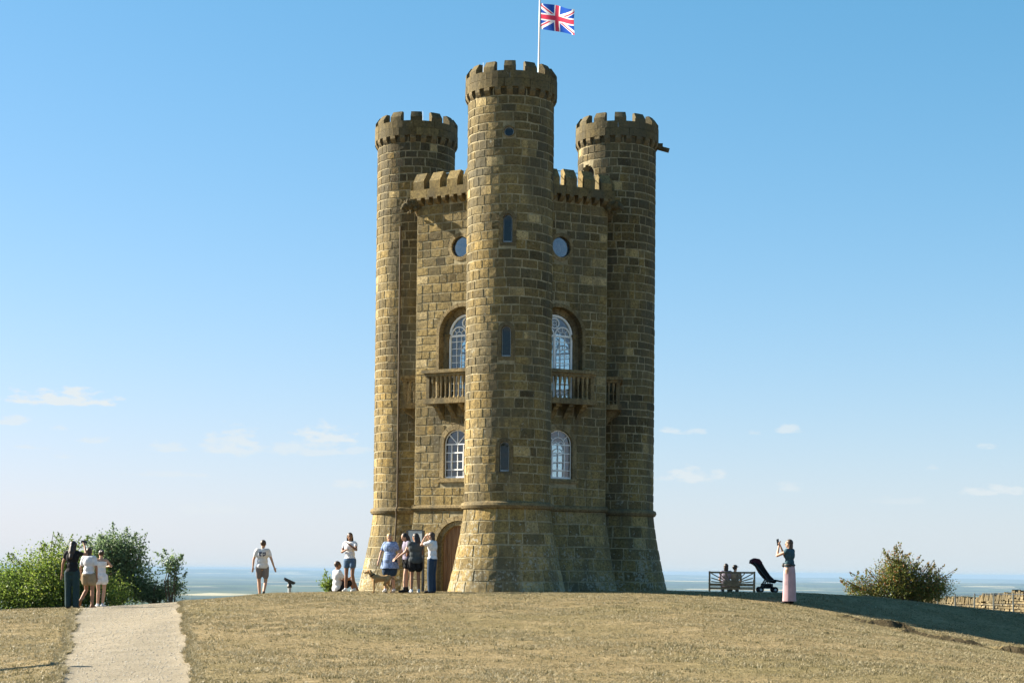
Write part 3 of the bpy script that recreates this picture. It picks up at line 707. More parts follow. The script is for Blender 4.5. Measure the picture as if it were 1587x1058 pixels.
# turret crowns
for k, t in turrets.items():
    b = MB(); prof = [(0, 1.59), (.07, 1.62), (.105, 1.69), (.08, 1.76), (0, 1.80)]; n = 40
    rings = [[t.P(2*t.half*i/n-t.half, z, d-flare(z)) for i in range(n)] for d, z in prof]
    for A, B in zip(rings[:-1], rings[1:]): b.quadloop(A, B, (.4,0,0))
    tbuild(b, 'string_course', M_DRESS, True)
    nc = 24; P = t.P; zc, zb_, zsill, zt = 12.34, 12.55, 12.97, 13.26
    for i in range(nc):
        u = 2*t.half*i/nc-t.half; m_ = MB(); wd = .075
        prof = [(0, zb_), (.085, zb_), (.085, zb_-.08), (.05, zb_-.15), (0, zc)]; A = [P(u-wd, z, d) for d, z in prof]; B = [P(u+wd, z, d) for d, z in prof]
        m_.quadloop(B, A, (.25,0,0)); m_.add(A, [tuple(range(5))], (.25,0,0)); m_.add(B, [tuple(range(5))[::-1]], (.25,0,0)); tbuild(m_, 'corbel', M_DRESS)
    nb = 13 if k == 0 else 12
    def curved(u0, u1, za, zb2, d0, d1, name, t_, slope=0, seg=3):
        m_ = MB(); us = [u0+(u1-u0)*i/seg for i in range(seg+1)]
        O0 = [P(u, za, d1) for u in us]; O1 = [P(u, zb2-slope, d1) for u in us]; T1 = [P(u, zb2, d1-slope*.7) for u in us]; I1 = [P(u, zb2, d0) for u in us]; I0 = [P(u, za, d0) for u in us]
        L_ = [O0, O1, T1, I1, I0] if slope else [O0, O1, I1, I0]
        for A, B in zip(L_[:-1], L_[1:]): m_.quadloop(A, B, t_, False)
        m_.quadloop(L_[-1], L_[0], t_, False)
        e = len(L_); m_.add([x[0] for x in L_], [tuple(range(e))], t_); m_.add([x[-1] for x in L_], [tuple(range(e))[::-1]], t_)
        tbuild(m_, name, M_BLOCK)
    for za, zb2, nn in ((zb_, 12.77, 11), (12.776, zsill, 12)):
        for i in range(nn):
            u0 = 2*t.half*(i+.3*(nn % 2))/nn-t.half; curved(u0+.005, u0+2*t.half/nn-.005, za, zb2, -.16, .085+random.uniform(-.006,.006), 'parapet_stone', (random.uniform(.08,.38), random.uniform(0,.1), 0), seg=4)
    ph = {0: .5, 2: .1, 4: .15}[k]
    for i in range(nb):
        u0 = 2*t.half*(i+ph)/nb-t.half; w = 2*t.half/nb*.27; hh = random.uniform(-.02, .015)
        curved(u0-w, u0+w, zsill, zt+hh, -.15, .08, 'merlon', (random.uniform(.08,.32), random.uniform(0,.1), 0), .17)
    b = MB(); n = 24; A = [P(2*t.half*i/n, 12.7, -.1) for i in range(n)]; b.add(A, [tuple(range(n))]); tbuild(b, 'turret_roof', M_LEAD)

# small fittings: lightning rods, drainpipe, gargoyles, roof railing
for t, du, h in ((turrets[4], .18, 13.55), (T0, -.75, 13.5), (turrets[2], .5, 13.45)):
    b = MB(); c = t.c+Vector((du, 0, 0)); b.tube((c.x, c.y, 12.7), (c.x, c.y, h), .008, .004, 5); tbuild(b, 'lightning_rod', M_GREYM)
t4 = turrets[4]; b = MB(); uu = (-18+120+1.8)*PI/180*TR
pp = [t4.P(uu, z, .06) for z in (9.9, 6, 3, 1.85)]+[t4.P(uu, 1.72, .14), t4.P(uu, 1.5, .1), t4.P(uu, .6, .08), t4.P(uu, -.8, .08)]
b.path(pp, .028, 8); tbuild(b, 'drainpipe', simple('weathered_pipe', (.075,.058,.036), .8), True)
def gargoyle(base, out, L=.5):
    b = MB(); up = Vector((0,0,1)); s_ = out.cross(up); q = Matrix((s_, out, up)).transposed()
    for (x, y, z, r) in ((0,.0,0,.14), (0,.12,.0,.13), (0,.25,-.03,.12), (.07,.3,.06,.05), (-.07,.3,.06,.05), (0,.36,-.06,.08), (0,.42,-.13,.05), (.1,.1,-.12,.07), (-.1,.1,-.12,.07), (.08,.2,-.2,.04), (-.06,.2,-.21,.04)):
        b.ball(Vector(base)+q @ (Vector((x,y,z))*L/.5), r*L/.5, 8, 6, t=(.2,0,0))
    return b
for k in (1, 3, 5):
    n_, _ = adir(k*PI/3); tbuild(gargoyle(Vector((CX, CY, 10.08))+n_*(RC+.0), n_, .55), 'gargoyle', M_BLOCK, True)
n_, _ = adir(PI/2+PHI*-1); c = turrets[2].c
b = MB(); b.box(c+Vector((TR+.22, -.1, 12.42)), (.36, .16, .10), Matrix.Rotation(.25, 3, 'Y'), (.15,0,0)); b.box(c+Vector((TR+.1, -.1, 12.50)), (.2, .2, .14), None, (.15,0,0)); tbuild(b, 'water_spout', M_BLOCK)
b = MB()
for k in range(6):
    p = Vector((CX, CY, 0))+adir(k*PI/3)[0]*(RC-.45); q = Vector((CX, CY, 0))+adir((k+1)*PI/3)[0]*(RC-.45)
    for z in (10.62, 10.97): b.tube(p+Vector((0,0,z)), q+Vector((0,0,z)), .012, n=5)
    for i in range(9): r_ = p.lerp(q, i/9); b.tube(r_+Vector((0,0,10.3)), r_+Vector((0,0,10.97)), .008, n=5)
tbuild(b, 'roof_railing', simple('blue_grey_rail', (.10,.2,.28), .5), kind='stuff')
tbuild(rest, 'stonework', M_BLOCK, kind='stuff')

# ------------------------------------------------------------ shared: leaves, cloth, skin
def mesh_np(name, V, F, mats, tint=None, parent=None, smooth=False, **k):
    V = np.asarray(V, 'f'); F = np.asarray(F, 'i'); n = F.shape[1]
    me = bpy.data.meshes.new(name); me.vertices.add(len(V)); me.vertices.foreach_set('co', V.ravel())
    me.loops.add(F.size); me.loops.foreach_set('vertex_index', F.ravel()); me.polygons.add(len(F)); me.polygons.foreach_set('loop_start', np.arange(0, F.size, n, dtype='i'))
    me.materials.append(mats)
    if tint is not None: at = me.attributes.new('tint', 'FLOAT_VECTOR', 'FACE'); at.data.foreach_set('vector', np.asarray(tint, 'f').ravel())
    me.update(calc_edges=True)
    o = bpy.data.objects.new(name, me); COL.objects.link(o)
    if parent is not None: o.parent = parent
    return tag(o, **k)
def leaf_mat(name, stops, trans=.35):
    t = NT(name, .55, .35); ti = t.tint(); c = t.ramp(ti[0], stops); t.color(c)
    tr = t.n('BsdfTranslucent'); t.l(t.mix(.5, c, (.5,.6,.05), 'MULTIPLY') if False else c, tr.inputs[0])
    mx = t.n('MixShader'); mx.inputs[0].default_value = trans; t.l(t.b.outputs[0], mx.inputs[1]); t.l(tr.outputs[0], mx.inputs[2]); t.l(mx.outputs[0], t.out.inputs[0]); return t.mat
def grassblades():
    N = 300000; rng = np.random.default_rng(5)
    y = 19+rng.random(N)**.9*31; x = (rng.random(N)*2-1)*(y*.305+1.2)
    l = np.interp(y, PATH_Y, PATH_L)+edge_w(y); r = np.interp(y, PATH_Y, PATH_R)+edge_w(y)*.8
    keep = ((x < l+.03) | (x > r-.03)) & (np.hypot(x, y-49.9) > 4.3)
    nz = np.sin(x*3.1+np.sin(y*1.7)*2)+np.sin(y*4.3+np.sin(x*2.1)*2)+np.sin(x*.8+y*.9)
    keep &= rng.random(N) < np.clip(.65+.22*nz, .35, 1)
    x, y, nz = x[keep], y[keep], nz[keep]; ne = 14000; ye = 19+rng.random(ne)*28; side = rng.random(ne) < .5; xe = np.where(side, np.interp(ye, PATH_Y, PATH_L)+edge_w(ye)-.03+rng.normal(0, .035, ne), np.interp(ye, PATH_Y, PATH_R)+edge_w(ye)*.8+.03+rng.normal(0, .035, ne))
    x = np.concatenate([x, xe]); y = np.concatenate([y, ye]); nz = np.concatenate([nz, np.full(ne, 1.5)]); N = len(x); z = ground(x, y)
    V = []; T = []
    for k in range(3):
        a = rng.random(N)*2*PI; h = (.010+.020*rng.random(N)**2)*(1+.3*np.clip(nz, -1, 2)); ln = h*(.6+2.2*rng.random(N)); w = .004+.006*rng.random(N)
        ox = x+rng.normal(0, .02, N); oy = y+rng.normal(0, .02, N)
        p0 = np.stack([ox-np.sin(a)*w, oy+np.cos(a)*w, z-.006], -1); p1 = np.stack([ox+np.sin(a)*w, oy-np.cos(a)*w, z-.006], -1)
        p2 = np.stack([ox+np.cos(a)*ln, oy+np.sin(a)*ln, z+h], -1); V.append(np.stack([p0, p1, p2], 1))
        T.append(np.stack([np.clip(rng.normal(.5, .22, N)+.08*nz, 0, 1)]*3, -1))
    V = np.concatenate(V).reshape(-1, 3); F = np.arange(len(V)).reshape(-1, 3)
    m_ = leaf_mat('dry_grass_blades', [(0, (0.073,0.06935,0.02555)), (.35, (0.1825,0.157,0.073)), (.7, (0.2993,0.2482,0.1387)), (1, (0.4088,0.354,0.2263))], .25)
    mesh_np('grass', V, F, m_, np.concatenate(T), kind='stuff')
grassblades()
def tussocks():
    rng = np.random.default_rng(15); N = 9000; y = 20+rng.random(N)*28; x = (rng.random(N)*2-1)*(y*.3+1)
    nz = np.sin(x*1.9+np.sin(y*1.3)*2.2)*np.sin(y*2.7+np.sin(x*1.1)*2)+.5*np.sin(x*.5+y*.7); keep = (rng.random(N) < np.clip(.08+.5*nz, .04, .9)) & ((x < np.interp(y, PATH_Y, PATH_L)-.05) | (x > np.interp(y, PATH_Y, PATH_R)+.05)) & (np.hypot(x, y-49.9) > 4.6)
    x, y = x[keep], y[keep]; N = len(x); V = []; T = []
    for k in range(14):
        r = .07*rng.random(N); th = rng.random(N)*6.28; ox = x+r*np.cos(th)*1.6; oy = y+r*np.sin(th); z = ground(ox, oy); a = rng.random(N)*6.28; h = .02+.035*rng.random(N); w = .007; ln = h*rng.random(N)
        V.append(np.stack([np.stack([ox-np.sin(a)*w, oy+np.cos(a)*w, z-.005], -1), np.stack([ox+np.sin(a)*w, oy-np.cos(a)*w, z-.005], -1), np.stack([ox+np.cos(a)*ln, oy+np.sin(a)*ln, z+h], -1)], 1)); T.append(np.stack([np.clip(rng.normal(.22, .14, N), 0, 1)]*3, -1))
    V = np.concatenate(V).reshape(-1, 3); mesh_np('grass_tussocks', V, np.arange(len(V)).reshape(-1, 3), bpy.data.materials['dry_grass_blades'], np.concatenate(T), kind='stuff')
tussocks()
def gravel():
    rng = np.random.default_rng(8); N = 12000; y = 20+rng.random(N)*26; l = np.interp(y, PATH_Y, PATH_L)+.1; r = np.interp(y, PATH_Y, PATH_R)-.1
    x = l+(r-l)*rng.random(N); z = ground(x, y)+.012; s = .004+.011*rng.random(N)**4
    base = np.array([(1,0,0),(0,1,0),(-1,0,0),(0,-1,0),(0,0,.8),(0,0,-.5)]); f = np.array([(0,1,4),(1,2,4),(2,3,4),(3,0,4),(1,0,5),(2,1,5),(3,2,5),(0,3,5)])
    a = rng.random(N)*6.28; c, s_ = np.cos(a), np.sin(a); b = base[None]*s[:, None, None]*(1+.4*rng.random((N, 6, 1)))
    V = np.stack([b[..., 0]*c[:, None]-b[..., 1]*s_[:, None]+x[:, None], b[..., 0]*s_[:, None]+b[..., 1]*c[:, None]+y[:, None], b[..., 2]+z[:, None]], -1).reshape(-1, 3)
    F = (f[None]+6*np.arange(N)[:, None, None]).reshape(-1, 3)
    m_ = leaf_mat('limestone_chips', [(0, (0.146,0.1241,0.0949)), (.5, (0.3066,0.2774,0.219)), (1, (0.438,0.4088,0.3431))], 0); mesh_np('gravel', V, F, m_, np.repeat(rng.random((N, 1)), 8, 0).repeat(3, 1), kind='stuff')
gravel()

# ------------------------------------------------------------ bushes
M_BARK = simple('bark', (.10,.08,.055), .9, .1)
LM_GREEN = leaf_mat('bright_leaves', [(0, (.04,.075,.018)), (.45, (.12,.19,.032)), (.8, (.21,.275,.045)), (1, (.33,.35,.07))], .5)
LM_GREY = leaf_mat('grey_leaves', [(0, (.04,.075,.035)), (.5, (.12,.19,.085)), (1, (.27,.34,.19))], .45)
LM_THORN = leaf_mat('hawthorn_leaves', [(0, (.04,.06,.016)), (.45, (.10,.13,.028)), (.75, (.17,.19,.04)), (.88, (.22,.15,.04)), (1, (.28,.11,.045))], .45)
def bush(name, x, y, lobes, n_leaf, size, mat, seed, label, spikes=0, red=None, z0=None, trunk_r=.05, nb=60):
    rng = np.random.default_rng(seed); z0 = gz(x, y)-.1 if z0 is None else z0
    root = empty(name, (x, y, z0), label=label, cat='bush')
    V = []; T = []; anchors = []
    tot = sum(rx*ry*rz for *_, rx, ry, rz in lobes)
    for (cx, cy, cz, rx, ry, rz) in lobes:
        nc = max(10, int(130*(rx*ry*rz/tot)*4)); 
        d = rng.normal(size=(nc, 3)); d /= np.linalg.norm(d, axis=1, keepdims=True); rad = rng.random(nc)**.4*rng.uniform(.72, 1.12, nc)
        C_ = d*rad[:, None]*np.array([rx, ry, rz])+np.array([cx, cy, cz]); C_ = C_[C_[:, 2] > -.05]
        anchors += list(C_[::6]); per = int(n_leaf*(rx*ry*rz/tot)/len(C_))+1; cr = .13*(rx*ry*rz)**(1/3)+.07
        for c in C_:
            p = c+rng.normal(0, cr, (per, 3))*np.array([1, 1, .8]); tn = rng.normal(0, .13) + .1*(c[2]-cz)/rz
            V.append(p); t_ = np.clip(rng.normal(.48+tn, .16, per), 0, 1)
            if red is not None: t_ = np.where(rng.random(per) < red*max(0, (c[2]-.35*cz)/(cz+rz)), rng.uniform(.86, 1, per), np.minimum(t_, .8))
            T.append(t_)
    for i in range(spikes):
        lb = lobes[rng.integers(len(lobes))]; a = rng.uniform(-2.2, 2.2)*.5; d = np.array([math.sin(a), rng.normal(0, .3), math.cos(a)]); L = rng.uniform(.12, .42)
        st = np.array(lb[:3])+d*np.array(lb[3:])*.92; per = 40; s_ = rng.random(per)
        p = st+d*s_[:, None]*L+rng.normal(0, .035, (per, 3))*(1.3-s_[:, None]); V.append(p); t_ = np.clip(rng.normal(.5, .16, per), 0, 1)
        T.append(np.where(rng.random(per) < (red or 0), rng.uniform(.86, 1, per), t_)); anchors.append(st+d*L)
    P = np.concatenate(V); T = np.concatenate(T); n = len(P)
    u = rng.normal(size=(n, 3)); u /= np.linalg.norm(u, axis=1, keepdims=True); w = rng.normal(size=(n, 3)); w -= (w*u).sum(1, keepdims=True)*u; w /= np.linalg.norm(w, axis=1, keepdims=True)
    L = size*(.6+.8*rng.random((n, 1))); nn = np.cross(u, w)*L*.12
    Q = np.stack([P-u*L*.5, P-u*L*.1+w*L*.3+nn, P+u*L*.5, P-u*L*.1-w*L*.3+nn], 1).reshape(-1, 3); F = np.arange(n*4).reshape(-1, 4)
    mesh_np('crown', Q, F, mat, np.stack([T]*3, -1), parent=root)
    b = MB(); base = Vector((0,0,0))
    for i, a in enumerate(anchors[::max(1, len(anchors)//nb)]):
        a = Vector(a); st = Vector((random.uniform(-.1,.1), random.uniform(-.1,.1), 0)); mid = st.lerp(a, .55)+Vector((random.uniform(-.12,.12), random.uniform(-.12,.12), .1))
        b.tube(st, mid, trunk_r*random.uniform(.4,1), .016, 5); b.tube(mid, a, .016, .006, 5)
    b.build('trunk', M_BARK, root); return root
V_ = lambda p: Vector((p[0], p[1]))
def at(px, Y): return (px-793.5-.0096*90)*Y/2735
bush('bush', at(75, 50), 50, [(-.1,0,.75,1.5,1.0,.95),(.45,.1,1.15,.85,.8,.80),(-1.3,.2,.6,1.1,.9,.8),(.2,-.3,.45,1.6,.9,.65),(1.65,-.1,.45,.85,.8,.6)], 44000, .06, LM_GREEN, 1, 'large bright green bush behind the three women, spreading out past the photo edge', 30)
bush('bush', at(183, 52), 52, [(0,0,1.75,.75,.6,.58),(.2,.1,1.05,.80,.6,.7),(-.5,0,1.4,.6,.5,.6)], 15000, .07, LM_GREY, 2, 'taller grey-green bush just right of the woman in the white playsuit', 20)
bush('bush', at(243, 52), 52, [(0,0,.45,.75,.5,.30),(-.5,0,.5,.4,.4,.3)], 5000, .06, LM_GREY, 3, 'low dark bush at the far edge of the gravel path', 6, trunk_r=.015, nb=14)
bush('sapling', at(268, 51), 51, [(0,0,1.22,.30,.25,.30),(.14,0,.62,.20,.2,.25)], 1000, .07, LM_GREY, 4, 'thin leggy sapling standing above the low dark bush', 9, trunk_r=.018, nb=9)
bush('bush', at(514, 51), 51, [(0,0,.30,.16,.14,.24),(.14,0,.22,.12,.12,.2),(-.12,0,.34,.08,.08,.26)], 700, .06, LM_GREEN, 5, 'tiny green bush beside the man sitting on the grass', 4, trunk_r=.01, nb=7)
bush('hawthorn_bush', at(1393, 56), 56, [(0,0,1.0,.72,.7,.75),(-.05,0,1.35,.35,.4,.55),(.75,0,.75,.75,.6,.6),(-.9,0,.62,.6,.5,.42),(1.25,0,.85,.45,.4,.45),(-1.4,0,.72,.3,.3,.28)], 24000, .055, LM_THORN, 6, 'wide hawthorn bush with reddening leaves in front of the dry stone wall', 45, red=.38)

# ------------------------------------------------------------ dry stone wall and post fence on the right
def dry_wall():
    a = V_((at(1425, 66), 66)); c = V_((at(1650, 57.2), 57.2)); L = (c-a).length; ang = math.atan2(c.y-a.y, c.x-a.x)
    root = empty('dry_stone_wall', (a.x, a.y, -2.14), ang, label='dry stone wall of pale rubble with upright coping stones behind the fence', cat='wall'); b = MB()
    topz = lambda x: 1.02+.42*min(1, x/L*1.15)+.04*math.sin(x*1.3)+.03*math.sin(x*3.1); core_ = MB()
    for i in range(40):
        xa = L*i/40; xb = L*(i+1)/40; h = topz((xa+xb)/2)-.03; core_.box(((xa+xb)/2, .20, h/2), (xb-xa-.001, .24, h), None, (.0,0,0))
    core_.build('wall_core', M_DRY, root, kind='stuff'); z = 0
    while z < 1.5:
        h = random.uniform(.06, .10); x = random.uniform(-.1, 0)
        while x < L:
            w = random.uniform(.12, .32)
            if z+h < topz(x)+.02:
                M = Matrix.Rotation(random.gauss(0, .05), 3, 'Y') @ Matrix.Rotation(random.gauss(0, .10), 3, 'Z')
                st = MB(); st.box((0,0,0), (w-.02, .2, h-.015), None, (random.uniform(.15,1), 0, 0)); st.v = [tuple(M @ Vector((p*random.uniform(.88,1.03), q*random.uniform(.7,1.15), d*random.uniform(.8,1.05)))+Vector((x+w/2, .05, z+h/2))) for p, q, d in st.v]
                merge(b, st)
            x += w
        z += h
    b.build('wall_stone', M_DRY, root, kind='stuff'); x = 0
    while x < L:
        w = random.uniform(.07, .15); h = random.uniform(.18, .30); t = MB(); t.box((0,0,h/2), (w, .36, h), None, (random.uniform(.0,.45), 0, 0))
        M = Matrix.Rotation(random.gauss(.30, .16), 3, 'Y'); t.v = [tuple(M @ Vector((p*random.uniform(.8,1.05), q, d*random.uniform(.85,1.05)))+Vector((x, .16, topz(x)-.03))) for p, q, d in t.v]
        t.build('coping_stone', M_DRY, root); x += w*1.25
dry_wall()
def fence():
    Y = 57.5; root = empty('wire_fence', (at(1370, Y), Y, -1.6), label='post and wire fence running in front of the dry stone wall', cat='fence')
    m_ = simple('weathered_post', (.12,.13,.12), .8); wires = {}
    xs_ = [1370, 1405, 1430, 1455, 1482, 1511, 1541, 1572, 1604, 1636]; tops = [923, 922.5, 922, 921, 920, 919, 918.5, 918, 917.5, 917]
    pts = []
    for px, ty in zip(xs_, tops):
        x = at(px, Y)-root.location.x; z = -(ty-(884+.0096*(px-793)))*Y/2735+1.6; b = MB(); b.tube((x, 0, z-1.25), (x+random.uniform(-.02,.02), 0, z), .03, .026, 6); b.build('post', m_, root); pts.append(Vector((x, -.03, z-.05)))
    for dz in (0, -.32, -.64):
        b = MB(); b.path([p+Vector((0,0,dz)) for p in pts], .009 if dz == 0 else .005, 5); b.build('wire', simple('galvanised_wire', (.45,.48,.48), .4, .5, .6) if dz == 0 else M_GREYM, root)
fence()

# ------------------------------------------------------------ flag on its pole
def flag():
    x, y = (836-793.5-7.5)*47.1/2735, 47.1; root = empty('flagpole', (x, y, 12.75), label='white flagpole flying the national flag above the front turret', cat='flagpole')
    b = MB(); b.tube((0,0,0), (.02,0,2.9), .030, .022, 10); b.build('pole', M_WHITE, root, True); b = MB(); b.ball((.02,0,2.93), .045, 10, 8); b.build('finial', M_WHITE, root)
    t = NT('flag_cloth', .8, .1); a = t.n('Attribute', attribute_name='tint'); t.l(a.outputs['Vector'], t.b.inputs['Base Color'])
    tr = t.n('BsdfTranslucent'); t.l(a.outputs['Vector'], tr.inputs[0]); mx = t.n('MixShader'); mx.inputs[0].default_value = .5; t.l(t.b.outputs[0], mx.inputs[1]); t.l(tr.outputs[0], mx.inputs[2]); t.l(mx.outputs[0], t.out.inputs[0])
    W, H = .98, .70; nx, ny = 200, 140; u, v = np.meshgrid(np.linspace(0, 1, nx), np.linspace(0, 1, ny))
    amp = .09*u**.7; yy = amp*np.sin(u*7.5+v*1.2); xx = u*W*.95-.02*np.sin(v*3); zz = v*H-.10*u-.05*u*u+.03*np.sin(u*6+1)*u
    V = np.stack([xx+.03, yy, zz+1.83], -1).reshape(-1, 3); i, j = np.meshgrid(np.arange(nx-1), np.arange(ny-1)); a0 = (j*nx+i).ravel(); F = np.stack([a0, a0+1, a0+nx+1, a0+nx], -1)
    U = ((i.ravel()+.5)/(nx-1)-.5)*60; Vv = ((j.ravel()+.5)/(ny-1)-.5)*30*1.18   # 60 x 30 flag units
    Vv = np.clip(Vv, -15.9, 15.9)
    blue = np.array([.025,.09,.42]); red = np.array([.68,.06,.11]); wh = np.array([.88,.86,.88]); C_ = np.tile(blue, (len(U), 1))
    d1 = (Vv-U*.5)/math.hypot(1, .5); d2 = (Vv+U*.5)/math.hypot(1, .5)
    for d in (d1, d2): C_[np.abs(d) < 3] = wh
    C_[((U*1 > 0) & (d1 < 0) & (d1 > -2)) | ((U < 0) & (d1 > 0) & (d1 < 2))] = red
    C_[((U > 0) & (d2 < 0) & (d2 > -2)) | ((U < 0) & (d2 > 0) & (d2 < 2))] = red
    C_[(np.abs(U) < 5) | (np.abs(Vv) < 5)] = wh; C_[(np.abs(U) < 3.2) | (np.abs(Vv) < 3.2)] = red
    o = mesh_np('flag', V, F, t.mat, C_, parent=root); o.data.polygons.foreach_set('use_smooth', [True]*len(F))
flag()

# ------------------------------------------------------------ board by the door, binocular viewer
def board():
    Y = 47.6; x = at(645, Y); g = gz(x, Y); root = empty('information_board', (x, Y, g), R(-24), label='blank pale grey notice board on dark posts near the arched door', cat='sign')
    ww = .42; b = MB(); b.box((0,0,1.42), (ww, .03, .44)); b.build('panel', M_BOARD, root)
    for s_ in (-1, 1): b = MB(); b.box((s_*(ww/2+.03), .0, .82), (.055, .06, 1.66)); b.build('post', M_IRON, root)
    b = MB(); b.box((0,-.018,1.655), (ww, .02, .03)); b.box((0,-.018,1.19), (ww, .02, .03)); b.build('frame', M_IRON, root)
board()
def viewer():
    Y = 58; x = at(451, Y); g = gz(x, Y)-.02; root = empty('binocular_viewer', (x, Y, g), R(8), label='black public binocular viewer on a short grey pedestal near the hill edge', cat='viewer')
    b = MB(); b.lathe([(.12,0),(.12,.04),(.075,.08),(.07,.62),(.09,.66)], 16); b.build('pedestal', M_GREYM, root)
    b = MB(); b.lathe([(.09,.64),(.10,.70),(.075,.78),(.06,.84)], 14); b.build('swivel', M_IRON, root)
    M = Matrix.Rotation(R(24), 3, 'Y'); b = MB(); b.box((0,0,.90), (.40, .20, .13), M)
    for s_ in (-.055, .055): b.tube(Vector((0,s_,.90))+M @ Vector((-.26,0,.02)), Vector((0,s_,.90))+M @ Vector((.24,0,.02)), .05, .045, 10)
    b.box((.02,0,.84), (.16,.16,.08)); b.build('binocular_head', M_IRON, root)
    b = MB(); b.tube((.0,-.12,.83), (.14,-.12,.79), .015, n=6); b.tube((0,.12,.83), (.14,.12,.79), .015, n=6); b.build('handle', M_IRON, root); root.scale = (.8, .8, .8)
viewer()
# ------------------------------------------------------------ bench and pushchair
def bench():
    Y = 58; x = at(1136, Y); root = empty('park_bench', (x, Y, gz(x, Y)-.02), R(-6), label='wooden garden bench with fan-slatted back and two people sitting on it', cat='bench')
    m_ = simple('silvered_teak', (.10,.105,.085), .7, .2, scale=12, bump=.2); W = 1.46; z0, z1 = .47, .92
    def bx(c, d, name, M=None): b = MB(); b.box(c, d, M); b.build(name, m_, root)
    for s_ in (-1, 1):
        bx((s_*W/2, 0, .46), (.06, .06, .96), 'leg'); bx((s_*W/2, .48, .32), (.06, .06, .64), 'leg'); bx((s_*W/2, .24, .65), (.07, .56, .03), 'armrest'); bx((s_*W/2, .24, .36), (.04, .44, .06), 'side_rail')
    bx((0, .0, .90), (W-.06, .045, .06), 'top_rail'); bx((0, .0, .50), (W-.06, .04, .08), 'lower_rail'); bx((0, .49, .37), (W-.06, .03, .06), 'front_rail'); bx((0,0,.37), (W-.06,.03,.06), 'back_rail')
    for i in range(5): bx((0, .06+.1*i, .425), (W-.07, .08, .022), 'slat')
    for s_ in (-1, 1):      # sunburst slats fanning out of the middle of the lower rail
        for k, (ex, ez) in enumerate(((.68,.60),(.68,.72),(.68,.87),(.42,.87),(.20,.87))):
            a = Vector((s_*.07, 0, .54)); c = Vector((s_*ex, 0, ez)); d = c-a; b = MB(); M = Matrix.Rotation(-math.atan2(d.z, d.x), 3, 'Y'); b.box((a+c)/2, (d.length, .022, .035), M); b.build('back_slat', m_, root)
    b = MB(); A = [(.17*math.cos(PI*i/10), 0.0, .54+.12*math.sin(PI*i/10)) for i in range(11)]; n = 11
    V = [Vector((p[0], -.015, p[2])) for p in A]+[Vector((p[0], .015, p[2])) for p in A]; b.add(V, [tuple(range(n)), tuple(range(2*n-1, n-1, -1))]+[(i, i+n, i+n+1, i+1) for i in range(n-1)]); b.build('fan_boss', m_, root)
    return root
BENCH = bench()
def stroller():
    Y = 50.6; x = at(1188, Y); root = empty('pushchair', (x, Y, gz(x, Y)), R(0), label='empty black folding pushchair parked beside the bench', cat='pushchair')
    mf = simple('black_fabric', (.013,.012,.014), .9, .1); mb = M_IRON; wine = simple('dark_red_lining', (.06,.012,.02), .9, .1)
    # profile in local x-z, handle to the left, footrest to the right
    b = MB()
    hood = [(-.44,.84),(-.40,.92),(-.30,.955),(-.20,.93),(-.12,.84),(-.04,.70),(.10,.50),(.22,.38),(.30,.33),(.24,.27),(.08,.30),(-.06,.42),(-.18,.56),(-.28,.74),(-.36,.80)]
    A = [Vector((x_, -.2, z_)) for x_, z_ in hood]; B = [Vector((x_, .2, z_)) for x_, z_ in hood]; n = len(hood)
    b.quadloop(A, B); b.add(A, [tuple(range(n))[::-1]]); b.add(B, [tuple(range(n))]); b.build('seat', mf, root)
    b = MB(); b.lathe([(.0,0),(.0,0)], 3) if False else None
    c = MB(); hp = [(-.45,.83),(-.43,.93),(-.33,.985),(-.2,.96),(-.12,.86),(-.2,.8),(-.34,.86)]
    A = [Vector((x_, -.215, z_)) for x_, z_ in hp]; B = [Vector((x_, .215, z_)) for x_, z_ in hp]; c.quadloop(A, B); c.add(A, [tuple(range(7))[::-1]]); c.add(B, [tuple(range(7))]); c.build('hood', wine, root)
    for s_ in (-.21, .21):
        for pp_, rr_ in (([(-.36,s_,.86),(-.02,s_,.44),(.22,s_,.10)], .014), ([(-.14,s_,.08),(.02,s_,.36),(.36,s_,.34)], .012), ([(.02,s_,.40),(-.16,s_,.10)], .012)):
            c = MB(); c.path(pp_, rr_, 6); c.build('frame_tube', mb, root)
        for wx in (-.16, .25):
            w = MB(); w.tube((wx, s_-.03, .085), (wx, s_+.03, .085), .085, .085, 16); wh = w.build('wheel', mf, root); w = MB(); w.tube((wx, s_-.034, .085), (wx, s_+.034, .085), .035, n=10); w.build('hub', M_GREYM, wh)
    c = MB(); c.tube((-.42,-.21,.88), (-.42,.21,.88), .014, n=6); c.build('handle', mb, root)
    c = MB(); c.box((.36,0,.34), (.20,.36,.04), Matrix.Rotation(.2, 3, 'Y')); c.build('footrest', mf, root)
    c = MB(); c.box((.04,0,.19), (.30,.34,.14)); c.build('basket', mf, root)
stroller()

# ------------------------------------------------------------ people: one continuous body each, clothes and hair as children
def skin_like(mb, voxel, name, mat, parent=None, smooth_it=4):
    me = bpy.data.meshes.new('raw'); me.from_pydata(mb.v, [], mb.f); o = bpy.data.objects.new('raw', me); COL.objects.link(o)
    m1 = o.modifiers.new('r', 'REMESH'); m1.mode = 'VOXEL'; m1.voxel_size = voxel; m1.use_smooth_shade = True
    m2 = o.modifiers.new('s', 'SMOOTH'); m2.factor = .5; m2.iterations = smooth_it
    dg = bpy.context.evaluated_depsgraph_get(); me2 = bpy.data.meshes.new_from_object(o.evaluated_get(dg)); me2.name = name
    bpy.data.objects.remove(o); bpy.data.meshes.remove(me)
    me2.materials.clear(); me2.materials.append(mat); q = bpy.data.objects.new(name, me2); COL.objects.link(q)
    if parent is not None: q.parent = parent
    return q
def cloth(name, col, rough=.85, var=.12, scale=14): return simple(name, col, rough, .15, var=var, scale=scale)
